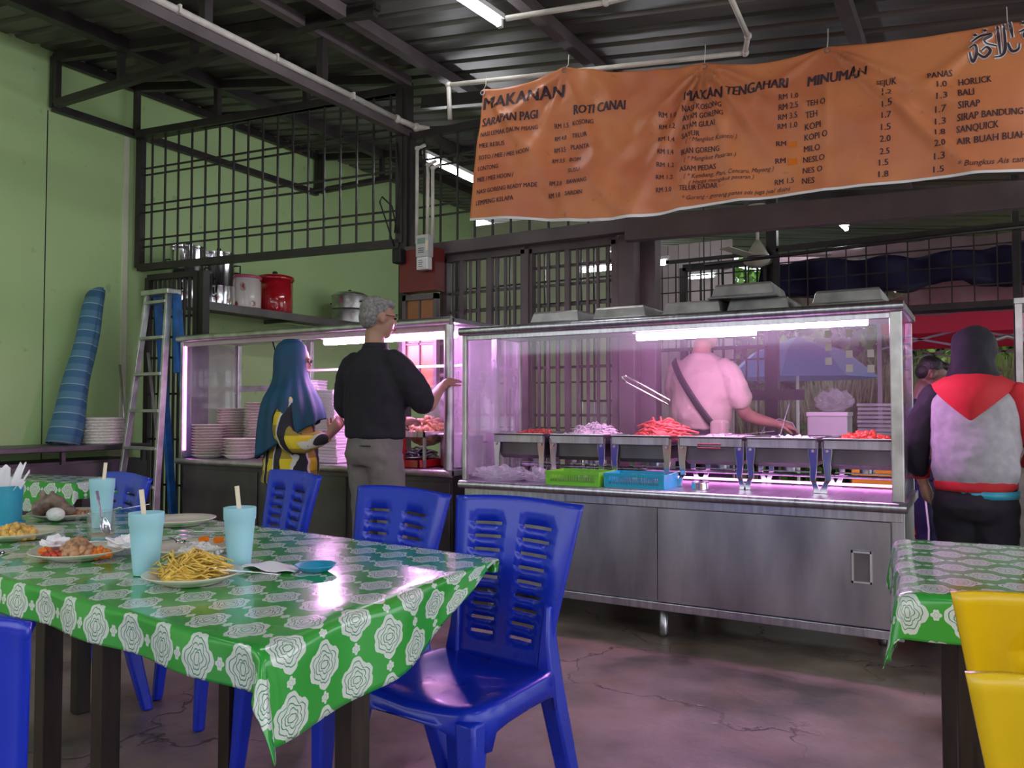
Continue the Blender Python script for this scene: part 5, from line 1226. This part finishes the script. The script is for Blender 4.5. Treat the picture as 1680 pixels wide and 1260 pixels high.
# --- woman in teal headscarf
def woman():
    t = thing('person', 'person in a teal headscarf and yellow-black checked shirt holding a food box', 'person', (-3.80, 3.70, 0), radians(-52))
    b = MB(); R, c = head(b, (0, .028, 1.475), .93, 0, -.22)
    b.limb([(0, -.01, 1.26), (0, .01, 1.40)], [.05, .05], 12); b.loft([(.85, 0, 0, .12, .09), (1.1, 0, 0, .13, .09), (1.25, 0, 0, .11, .07)], 20)
    for s in (-1, 1):
        b.limb([(s * .16, 0, 1.22), (s * .215, -.02, 1.02), (s * .20, .10, .93), (s * .12, .24, 1.00)], [.048, .044, .038, .026], 12)
        hand(b, (s * .115, .25, 1.005), (-s * .25, .6, .8), (s * .8, .4, 0), .88, .7, -s)
        b.limb([(s * .08, 0, .8), (s * .09, 0, .1), (s * .09, .05, .04)], [.045, .026, .022], 10)
    blob('body', b, 'skin', t, .0075, 3); eyes(t, R, c, .93)
    for s in (-1, 1): obj('glasses_lens', MB().tube([c + R @ Vector((s * .033 + .02 * cos(a), .098 - abs(.02 * cos(a)) * .2, .004 + .016 * sin(a))) for a in [k * pi / 8 for k in range(17)]], .002, 5), 'dark', t)
    obj('glasses_bridge', MB().tube([c + R @ Vector((-.013, .10, .006)), c + R @ Vector((.013, .10, .006))], .002, 5), 'dark', t)
    s = MB(); s.loft([(.70, 0, 0, .205, .175), (.85, 0, 0, .20, .17), (1.0, 0, 0, .18, .15), (1.15, 0, 0, .19, .13), (1.24, 0, 0, .15, .09)], 32)
    for k in (-1, 1): s.limb([(k * .14, 0, 1.20), (k * .21, -.02, 1.04), (k * .215, .05, .95), (k * .15, .20, .975)], [.068, .070, .068, .048], 14)
    blob('checked_shirt', s, 'plaid', t, .012, 4)
    def fold(p, a, i):
        k = [0, 0, 0, 0, .1, .5, .8, 1, 1, 1][min(i, 9)]; f = 1 + .05 * k * sin(a * 13 + 1 + i * .25) + .035 * k * sin(a * 7 + i * .3)
        sc = (p[2]); back = (1 - sin(a)) / 2
        if i >= 7: p = [p[0] * f, p[1] * f, p[2] - [0.0, .12, .26][i - 7] * back]
        else: p = [p[0] * f, p[1] * f, p[2]]
        if 1 <= i <= 4 and sin(a) > .55: p[1] = min(p[1], .094 + .02 * (1 - sin(a)))
        return p
    hs = MB(); hs.loft([(1.603, 0, .0, .012, .012), (1.595, 0, .0, .055, .065), (1.56, 0, .0, .086, .098), (1.49, 0, -.005, .098, .108), (1.40, 0, -.005, .098, .105), (1.33, 0, .0, .115, .115), (1.27, 0, .0, .185, .150), (1.20, 0, 0, .225, .185), (1.14, 0, 0, .238, .205), (1.10, 0, 0, .24, .21)][::1], 64, cap=False, fn=fold)
    hs.ell((0, .0, 1.595), (.05, .06, .012))
    obj('headscarf', hs, 'teal', t, smooth=True, solid=.004, sub=1)
    trousers(t, 'navy', 0, .86, .165, .14, ((-.09, 0), (.09, 0)), (.10, .075, .06)); shoes(t, ((-.09, 0), (.09, 0)))
woman()
tag(obj('foam_box', MB().add([(-.06, 0, -.09), (.06, 0, -.09), (.06, .0, .09), (-.06, 0, .09), (-.075, .03, -.105), (.075, .03, -.105), (.075, .03, .105), (-.075, .03, .105)], [(0, 1, 2, 3), (7, 6, 5, 4), (0, 4, 5, 1), (1, 5, 6, 2), (2, 6, 7, 3), (3, 7, 4, 0)]), 'foam', None, (-3.53, 3.93, 1.10), (.1, 0, radians(-60)), bevel=.004), 'white foam box held upright by the woman in the teal headscarf', 'food box')
# --- person in hoodie
def hoodie():
    t = thing('person', 'person seen from behind in a black headscarf and red, grey and black hoodie', 'person', (-.045, 4.40, 0), radians(-4))
    k = .93
    b = MB(); R, c = head(b, (.0, .03, 1.435), .93, -.25, -.25); b.limb([(0, -.01, 1.22), (0, .01, 1.36)], [.05, .05], 12); b.loft([(.9, 0, 0, .12, .09), (1.1, 0, 0, .14, .09), (1.24, 0, 0, .12, .07)], 20)
    b.limb([(-.18, 0, 1.20), (-.235, -.02, 1.0), (-.225, .03, .80)], [.05, .042, .026], 12); hand(b, (-.222, .035, .80), (.22, .15, -1), (-1, -.2, -.1), .9, .45, 1)
    b.limb([(.18, 0, 1.20), (.26, .04, .98), (.20, .20, .90)], [.05, .042, .028], 12); hand(b, (.19, .22, .90), (-.4, 1, 0), (0, 0, 1), .9, .5, 1)
    for x in (-.085, .10): b.limb([(x * .8, 0, .8), (x, 0, .1), (x, .06, .04)], [.045, .026, .022], 10)
    blob('body', b, 'skin', t, .0075, 3); eyes(t, R, c, .93)
    s = MB(); s.loft([(.80, 0, 0, .165, .15), (.86, 0, -.005, .185, .165), (.98, 0, -.005, .19, .165), (1.10, 0, -.005, .195, .15), (1.20, 0, -.005, .195, .125), (1.27, 0, 0, .13, .09), (1.31, 0, .01, .08, .075)], 36)
    blob('hoodie_body', s, 'greyc', t, .012, 4)
    blob('black_sleeve', MB().limb([(-.165, 0, 1.215), (-.225, -.02, 1.06), (-.245, -.01, .93), (-.232, .025, .85)], [.068, .070, .062, .045], 16), 'black_cloth', t, .010, 4)
    blob('red_sleeve', MB().limb([(.165, 0, 1.215), (.235, .02, 1.07), (.27, .05, .97), (.22, .16, .905)], [.068, .072, .066, .045], 16), 'redc', t, .010, 4)
    obj('left_cuff', MB().tube([(-.236, .02, .875), (-.230, .03, .825)], [.047, .040], 16), 'redc', t, smooth=True)
    obj('hem_band', MB().loft([(.775, 0, 0, .168, .152), (.79, 0, 0, .172, .156), (.815, 0, 0, .176, .158), (.825, 0, 0, .170, .152)], 36), 'redc', t, smooth=True)
    obj('teal_undershirt', MB().loft([(.745, .02, 0, .160, .148), (.78, .02, 0, .163, .150)], 36), 'teald', t, smooth=True)
    # hood lying on the back: a V pointing down
    vs = []; nu, nv = 28, 12
    def hf(u, v):
        a = pi * (1.02 + u * .96) ; x = cos(a); back = -sin(a)
        drop = .02 + .175 * (1 - abs(2 * u - 1)) ** 1.05
        r0x, r0y = .085, .080; z = 1.325 - drop * v - .03 * v; bulge = .045 * sin(pi * min(1, v * 1.05)) 
        rr = 1 + v * (.95 if back < .5 else .85)
        return (x * r0x * (1 + v * 1.15 * (1 - .45 * back)), -back * (r0y + .072 * v ** .6 + bulge) - .0, z)
    obj('red_hood', MB().grid(nu, nv, hf), 'redc', t, smooth=True, solid=.018, sub=1)
    h = MB(); h.ell((0, .01, 1.460), (.098, .108, .100)).loft([(1.25, 0, .0, .150, .10), (1.31, 0, 0, .118, .098), (1.38, 0, 0, .098, .098), (1.46, 0, .005, .096, .104)], 28)
    h.ell((.0, -.02, 1.29), (.115, .085, .05))
    blob('black_headscarf', h, 'black_cloth', t, .010, 4)
    trousers(t, 'black_cloth', 0, .84, .17, .145, ((-.085, 0), (.10, 0)), (.108, .078, .062)); shoes(t, ((-.085, 0), (.10, 0)))
hoodie()
# --- young person in navy
def boy():
    t = thing('person', 'short-haired young person in navy with a blue shoulder looking down', 'person', (-.34, 5.40, 0), radians(-78)); t.scale = (.93, .93, .93)
    b = MB(); R, c = head(b, (0, .08, 1.47), .95, 0, -.45); b.limb([(0, -.02, 1.26), (0, .03, 1.40)], [.052, .050], 12); b.loft([(.9, 0, 0, .12, .09), (1.1, 0, 0, .14, .09), (1.26, 0, 0, .12, .07)], 20)
    for s in (-1, 1):
        b.limb([(s * .17, 0, 1.22), (s * .22, .0, 1.0), (s * .17, .18, .92)], [.048, .04, .028], 12); hand(b, (s * .165, .20, .92), (-s * .3, 1, .1), (0, 0, 1), .9, .5, -s)
        b.limb([(s * .08, 0, .85), (s * .09, 0, .1), (s * .09, .06, .04)], [.045, .026, .022], 10)
    blob('body', b, 'skinb', t, .0075, 3); eyes(t, R, c, .95)
    s = MB(); s.loft([(.80, 0, 0, .17, .15), (1.0, 0, 0, .17, .14), (1.15, 0, 0, .19, .13), (1.24, 0, 0, .16, .10), (1.31, 0, .01, .07, .07)], 32)
    blob('navy_shirt', s, 'navy', t, .012, 4)
    for k in (-1, 1): blob('blue_sleeve', MB().limb([(k * .155, 0, 1.215), (k * .215, .0, 1.06)], [.070, .065], 14), 'royal', t, .010, 3)
    h = MB()
    for q, r in (((0, -.025, .050), (.080, .088, .070)), ((0, -.055, .0), (.074, .056, .062)), ((0, .04, .078), (.058, .05, .03))): h.ell(c + R @ Vector(q) * .95, tuple(k * .95 for k in r), (-.45, 0, 0))
    blob('hair', h, 'blackhair', t, .007, 2)
    tr = trousers(t, 'navy', 0, .86, .16, .14, ((-.09, 0), (.09, 0)), (.10, .072, .058)); shoes(t, ((-.09, 0), (.09, 0)))
    obj('white_stripe', MB().tube([(.172, 0, .72), (.165, .02, .5), (.152, .015, .2)], .006, 6), 'foam', tr)
boy()
# --- vendor
def vendor():
    t = thing('person', 'vendor seen from behind in a tan shirt with a dark strap across the back', 'person', (-1.56, 5.05, 0), radians(-14))
    b = MB(); R, c = head(b, (.0, .06, 1.66), 1.0, -.3, -.5); b.limb([(0, -.01, 1.46), (0, .02, 1.58)], [.06, .058], 14); b.loft([(1.0, 0, 0, .12, .09), (1.3, 0, 0, .14, .10), (1.46, 0, 0, .12, .07)], 20)
    b.limb([(.16, 0, 1.39), (.255, .02, 1.22), (.27, .10, 1.12), (.38, .24, 1.07)], [.055, .048, .044, .028], 14); hand(b, (.385, .245, 1.068), (.7, .7, -.25), (0, -.2, 1), 1, .6, 1)
    b.limb([(-.16, 0, 1.39), (-.24, .08, 1.2), (-.12, .26, 1.12)], [.055, .046, .03], 14); hand(b, (-.11, .27, 1.12), (.5, .8, 0), (0, 0, 1), 1, .5, -1)
    for x in (-.11, .11): b.limb([(x * .8, 0, .9), (x, 0, .1), (x, .06, .04)], [.045, .026, .022], 10)
    blob('body', b, 'skind', t, .0085, 3); eyes(t, R, c, 1)
    s = MB(); s.loft([(1.03, 0, .0, .185, .135), (1.12, 0, 0, .20, .15), (1.25, 0, 0, .20, .14), (1.37, 0, -.005, .205, .125), (1.44, 0, -.005, .18, .10), (1.49, 0, 0, .11, .08), (1.52, 0, 0, .072, .07)], 36)
    s.limb([(.165, 0, 1.41), (.235, .01, 1.31), (.255, .03, 1.22)], [.076, .078, .074], 16); s.limb([(-.165, 0, 1.41), (-.22, .03, 1.31), (-.235, .08, 1.22)], [.076, .078, .074], 16)
    blob('tan_shirt', s, 'tan', t, .012, 4)
    n = 26; fn = lambda u, v: ((-.14 + .30 * u) + (v - .5) * .03, -.150 - .012 * sin(pi * u) + .05 * abs(2 * u - 1) ** 3 * (1 if u < .5 else .6), 1.475 - .42 * u + (v - .5) * .03)
    obj('shoulder_strap', MB().grid(n, 3, fn), 'dark', t, smooth=True, solid=.006)
    obj('waist_pouch', MB().box((.185, -.10, 1.03), (.10, .08, .13)), 'tan', t, bevel=.02)
    tr = trousers(t, 'black_cloth', 0, 1.06, .18, .135, ((-.11, 0), (.11, 0)), (.105, .085, .07)); shoes(t, ((-.11, 0), (.11, 0)))
    h = MB()
    for q, r in (((0, -.025, .050), (.080, .090, .072)), ((0, -.055, .0), (.076, .058, .066))): h.ell(c + R @ Vector(q), r, (-.5, 0, -.3))
    blob('hair', h, 'blackhair', t, .008, 2)
vendor()
# ------------------------------------------------------------ work area behind the clear case
t = thing('work_table', 'dark work table behind the clear case at right', 'table', (-1.0, 5.95, 0))
obj('tabletop', MB().b2((-.75, -.3, .84), (.62, .3, .87)), 'steeld', t); 
for x in (-.7, .57):
    for y in (-.26, .26): obj('leg', MB().b2((x - .02, y - .02, 0), (x + .02, y + .02, .84)), 'iron', t)
obj('lower_shelf', MB().b2((-.7, -.27, .3), (.57, .27, .32)), 'steeld', t)
t = thing('cooler_box', 'pale cooler box on the work table beside the stacked trays', 'box', (-.93, 5.95, .872))
obj('box_body', MB().b2((-.13, -.12, 0), (.13, .12, .24)), 'cooler', t, bevel=.01); obj('box_lid', MB().b2((-.135, -.125, .24), (.135, .125, .27)), 'white', t, bevel=.006)
tr0 = tag(obj('clear_tray', MB().b2((-.12, -.11, 0), (.12, .11, .02)), 'poly', None, (-.62, 5.95, .872), bevel=.004), 'clear food tray in the stack at the right end of the work table', 'tray', 'clear trays stacked on the work table')
tr0['label'] = 'clear tray in the stack on the work table, lowest'
for k in range(1, 12): c = tr0.copy(); COL.objects.link(c); c['label'] = 'clear tray in the stack on the work table, ' + oname(k, 12); c.location = (-.62 + random.uniform(-.005, .005), 5.95, .872 + k * .028)
t = thing('blue_basin', 'round blue basin with handle left of the cooler box', 'basin', (-1.27, 5.95, .872))
obj('basin_body', MB().lathe([(.08, 0), (.13, .11), (.135, .11), (.12, .09), (.08, .01)], 28), 'royal', t, smooth=True); obj('basin_handle', MB().tube([(-.13, 0, .11), (-.09, 0, .19), (0, 0, .22), (.09, 0, .19), (.13, 0, .11)], .005), 'white', t, smooth=True)
crumple('plastic_bag', 'knotted clear plastic bag on top of the cooler box', 'bag', 'poly', (-.90, 5.95, 1.143), (.11, .09, .12), 14, amp=.4)
tag(obj('steel_bowl', MB().lathe([(.05, 0), (.09, .05), (.10, .07), (.095, .07), (.05, .008)], 24), 'steel', None, (-1.55, 5.95, .872), smooth=True), 'steel bowl at the left end of the work table', 'bowl')
tag(obj('dark_bin', MB().lathe([(.17, 0), (.20, .60), (.21, .60), (.19, .5), (.16, .02)], 24), 'dark', None, (-1.68, 6.45, 0), smooth=True), 'black bin behind the work table', 'bin')
t = thing('wire_rack', 'small wire rack hung with clear bags behind the second dish', 'rack', (-2.28, 5.25, 0))
obj('rack_frame', MB().tube([(-.18, -.1, 1.22), (.18, -.1, 1.22), (.18, .1, 1.22), (-.18, .1, 1.22), (-.18, -.1, 1.22)], .007), 'chrome', t)
for x in (-.17, .17):
    for y in (-.1, .1): obj('leg', MB().tube([(x, y, 0), (x, y, 1.22)], .006), 'chrome', t)
obj('hanging_bags', MB().grid(16, 8, lambda u, v: (-.13 + .28 * u, -.1 + .02 * sin(u * 20), 1.21 - (.16 + .04 * sin(u * 9)) * v)), 'poly', t, smooth=True)
for i in range(4):
    lab = ['yellow crate topmost in the crate stack behind the case end', 'orange-red crate directly below the yellow one', 'orange-red crate third from top of the stack', 'orange-red crate at the bottom of the stack'][i]
    z = .62 - i * .2 + .0; t = thing('crate', lab, 'crate', (-.52, 5.45, z), .1); m = 'crate_y' if i == 0 else 'crate_r'
    for nm, a, b_ in (('crate_end', (-.2, -.15, 0), (-.19, .15, .19)), ('crate_end', (.19, -.15, 0), (.2, .15, .19)), ('crate_floor', (-.2, -.15, 0), (.2, .15, .01))): obj(nm, MB().b2(a, b_), m, t)
    for y in (-.15, .14):
        for k in range(3): obj('slat', MB().b2((-.19, y, .01 + k * .065), (.19, y + .01, .055 + k * .065)), m, t)
# right-hand cabinet and white chest at the frame edge
t = thing('glass_cabinet', 'aluminium framed glass cabinet at the right edge behind the hooded person', 'cabinet', (.155, 4.75, 0), radians(-2))
for x in (0, .6):
    for y in (0, .4): obj('frame_post', MB().b2((x - .015, y - .015, 0), (x + .015, y + .015, 1.70)), 'alu', t)
for z in (.62, 1.15, 1.70): obj('frame_rail', MB().b2((-.02, -.02, z - .015), (.62, .42, z + .015)), 'alu', t, bevel=.002)
for z0 in (.66, 1.19): obj('glass_pane', MB().b2((.0, 0, z0), (.6, .004, z0 + .45)), 'glass', t); obj('glass_pane', MB().b2((-.002, 0, z0), (.002, .4, z0 + .45)), 'glass', t)
obj('base_panel', MB().b2((0, 0, .0), (.6, .4, .6)), 'white', t)
t = thing('chest_freezer', 'white chest freezer at the right edge beside the hooded person', 'freezer', (.23, 4.20, 0))
obj('freezer_body', MB().b2((0, 0, .03), (.7, .5, .80)), 'white', t, bevel=.015); obj('freezer_lid', MB().b2((-.01, -.01, .80), (.71, .51, .86)), 'white', t, bevel=.012)
# ------------------------------------------------------------ awnings, tent, umbrella, garden
def wavy(name, label, cat, m, x0, x1, y, z0, z1, seed, amp=.05, solid=.01, sc=1.2):
    def fn(u, v):
        x = x0 + (x1 - x0) * u; zt = z1 + amp * noise.noise(Vector((x * sc, seed, 0))) * 1.2; zb = z0 + amp * 1.6 * noise.noise(Vector((x * sc * 1.6, seed + 5, 0))) - amp * .5 * abs(sin(x * 4.2 + seed))
        return (x, y + .04 * sin(x * 13 + v * 2) + .02 * noise.noise(Vector((x * 6, v * 3, seed))), zb + (zt - zb) * v)
    return tag(obj(name, MB().grid(90, 8, fn), m, smooth=True, solid=solid), label, cat)
wavy('rolled_awning', 'dark blue rolled awning sagging behind the mesh grille', 'awning', 'awning', -1.7, 1.2, 7.30, 2.16, 2.42, 3, .07, .10)
wavy('clear_sheet', 'wrinkled clear plastic sheet gathered above and below the dark awning', 'sheet', 'sheetp', -1.6, 1.3, 7.44, 1.95, 2.56, 6, .03, .004, 2)
tag(obj('awning_batten', MB().beam((-.85, 7.12, 1.95), (1.2, 7.12, 1.95), .03, .07), 'iron'), 'dark batten along the bottom of the awning', 'bar')
t = thing('tent_canopy', 'red pop-up canopy standing beyond the mesh grille', 'tent', (.6, 9.3, 0))
hw, dp, ze, zp = 1.55, 2.4, 2.28, 2.95
cv = [(-hw, -.0, ze), (hw, 0, ze), (hw, dp, ze), (-hw, dp, ze), (0, dp / 2, zp)]
obj('canopy_roof', MB().add(cv, [(0, 1, 4), (1, 2, 4), (2, 3, 4), (3, 0, 4)]), 'tentred', t, solid=.004)
for a, b_ in ((0, 1), (1, 2), (2, 3), (3, 0)):
    pa, pb = Vector(cv[a]), Vector(cv[b_]); obj('valance', MB().add([pa, pb, pb - Vector((0, 0, .33)), pa - Vector((0, 0, .33))], [(0, 1, 2, 3)]), 'tentred', t, solid=.004)
for i in range(4): x, y, _ = cv[i]; obj('leg', MB().b2((x - .02, y - .02, 0), (x + .02, y + .02, ze)), 'tentgrey', t)
for y in (.03, dp - .03):
    for k in range(4):
        xa = -hw + k * hw / 2; obj('truss_bar', MB().beam((xa, y, 1.98), (xa + hw / 2, y, 1.80), .02, .02), 'tentgrey', t); obj('truss_bar', MB().beam((xa, y, 1.80), (xa + hw / 2, y, 1.98), .02, .02), 'tentgrey', t)
for x in (-hw + .03, 0):
    for k in range(4):
        ya = k * dp / 4; obj('truss_bar', MB().beam((x, ya, 1.98), (x, ya + dp / 4, 1.80), .02, .02), 'tentgrey', t)
tag(obj('steel_arch', MB().tube([(-.28, 8.2, .0), (-.28, 8.2, 1.1), (-.22, 8.2, 1.45), (-.02, 8.2, 1.74), (.18, 8.2, 1.80), (.36, 8.2, 1.74), (.56, 8.2, 1.5), (.6, 8.2, 0)], .02), 'alu', smooth=True), 'curved steel arch behind the hooded person', 'arch')
t = thing('garden_umbrella', 'pale blue garden umbrella seen through the clear case', 'umbrella', (-2.15, 11.2, 0))
n = 8; R_ = 1.0; pts = [(0, 0, 2.15)] + [(R_ * cos(2 * pi * k / n), R_ * sin(2 * pi * k / n), 1.58) for k in range(n)] + [(R_ * .6 * cos(2 * pi * k / n), R_ * .6 * sin(2 * pi * k / n), 1.93) for k in range(n)]
for k in range(n): obj('canopy_panel', MB().add([pts[0], pts[9 + k], pts[9 + (k + 1) % n], pts[1 + k], pts[1 + (k + 1) % n]], [(0, 1, 2), (1, 3, 4, 2)]), 'umb', t, solid=.003)
obj('umbrella_pole', MB().tube([(0, 0, 0), (0, 0, 2.2)], .02), 'white', t)
def plant(name, label, cat, c, r, n, m, size, seed, trunk=None, reed=False):
    random.seed(seed); t = thing(name, label, cat, c, 0, 'plants in the garden behind'); vs = []; fs = []
    for k in range(n):
        if reed: x = random.uniform(-r[0], r[0]); y = random.uniform(-r[1], r[1]); z = 0; d = Vector((random.uniform(-.25, .25), random.uniform(-.2, .2), 1)).normalized(); L = r[2] * random.uniform(.5, 1); w = size * .3
        else:
            p = Vector((random.gauss(0, 1), random.gauss(0, 1), random.gauss(0, 1))).normalized() * random.uniform(.55, 1); x, y, z = p.x * r[0], p.y * r[1], p.z * r[2] + (trunk or r[2]); d = Vector((random.gauss(0, 1), random.gauss(0, 1), random.gauss(0, .7))).normalized(); L = size * random.uniform(.7, 1.3); w = L * .4
        s = d.cross(Vector((random.random(), random.random(), .3))).normalized() * w; p0 = Vector((x, y, z)); b = len(vs)
        vs += [p0, p0 + d * L * .5 + s, p0 + d * L, p0 + d * L * .5 - s]; fs.append((b, b + 1, b + 2, b + 3))
    tag(obj('foliage', MB().add(vs, fs), m, t), kind='stuff')
    if trunk: obj('trunk', MB().limb([(0, 0, 0), (.05, 0, trunk * .5), (0, .05, trunk)], [.12, .09, .06], 10), 'bark', t, smooth=True)
    return t
plant('leafy_tree', 'bright green leafy tree behind the hooded person\'s shoulder', 'tree', (.5, 14.5, 0), (1.5, 1.2, 1.3), 3500, 'leafl', .22, 41, 1.9)
plant('leafy_tree', 'green tree behind the right half of the clear case', 'tree', (-1.5, 15.5, 0), (2.0, 1.4, 1.6), 4500, 'leaf', .24, 42, 2.6)
plant('leafy_tree', 'dark green tree behind the far lattice gate', 'tree', (-4.2, 16, 0), (2.2, 1.4, 1.7), 4500, 'leaf', .24, 43, 2.4)
plant('leafy_tree', 'tall tree at the far right of the garden', 'tree', (3.2, 16, 0), (2.0, 1.4, 2.0), 4000, 'leafl', .24, 44, 2.8)
plant('reed_clump', 'dry pale reeds standing behind the red canopy', 'reeds', (-.6, 13.2, 0), (1.6, .5, 2.1), 2600, 'reed', .07, 45, reed=True)
plant('reed_clump', 'dry grey-green reeds below the blue umbrella', 'reeds', (-3.4, 13.2, 0), (1.6, .5, 1.6), 2600, 'reed', .07, 46, reed=True)
plant('low_shrub', 'low green shrubs under the garden trees', 'shrub', (-1.4, 12.6, 0), (2.2, .4, .5), 2600, 'leaf', .13, 47)
crumple('red_cloth', 'crumpled red cloth beside the tray next to the man in the dark polo', 'cloth', 'redc', (-3.33, 4.16, .783), (.07, .05, .16), 21, amp=.5)
# steam rising from the hot tray
sm = bpy.data.materials.new('steam'); sm.use_nodes = True; t_ = NT(sm); t_.n.remove(t_.n['Principled BSDF'])
vol = t_.new('ShaderNodeVolumeScatter'); vol.inputs['Color'].default_value = (.95, .95, .97, 1)
co = t_.coord('Object'); nz = t_.noise(11, 4, co, .6); ln = t_.new('ShaderNodeVectorMath', operation='LENGTH')
mp = t_.new('ShaderNodeMapping'); t_.l.new(co, mp.inputs[0]); mp.inputs['Scale'].default_value = (1 / .13, 1 / .12, 1 / .17); t_.l.new(mp.outputs[0], ln.inputs[0])
fall = t_.m('SUBTRACT', 1.0, ln.outputs['Value']); fall.node.use_clamp = True
dn = t_.m('MULTIPLY', t_.m('MULTIPLY', t_.ramp(nz, [(.47, (0, 0, 0)), (.66, (1, 1, 1))]), fall), 38.0)
t_.l.new(dn, vol.inputs['Density']); t_.l.new(vol.outputs[0], t_.n['Material Output'].inputs['Volume']); M['steam'] = sm
tag(obj('steam', MB().ell((0, 0, 0), (.13, .12, .17), n=20, m=12), 'steam', None, (-3.17, 4.40, 1.22)), 'wisps of steam rising from the meat tray under the man\'s arm', 'steam', kind='stuff')
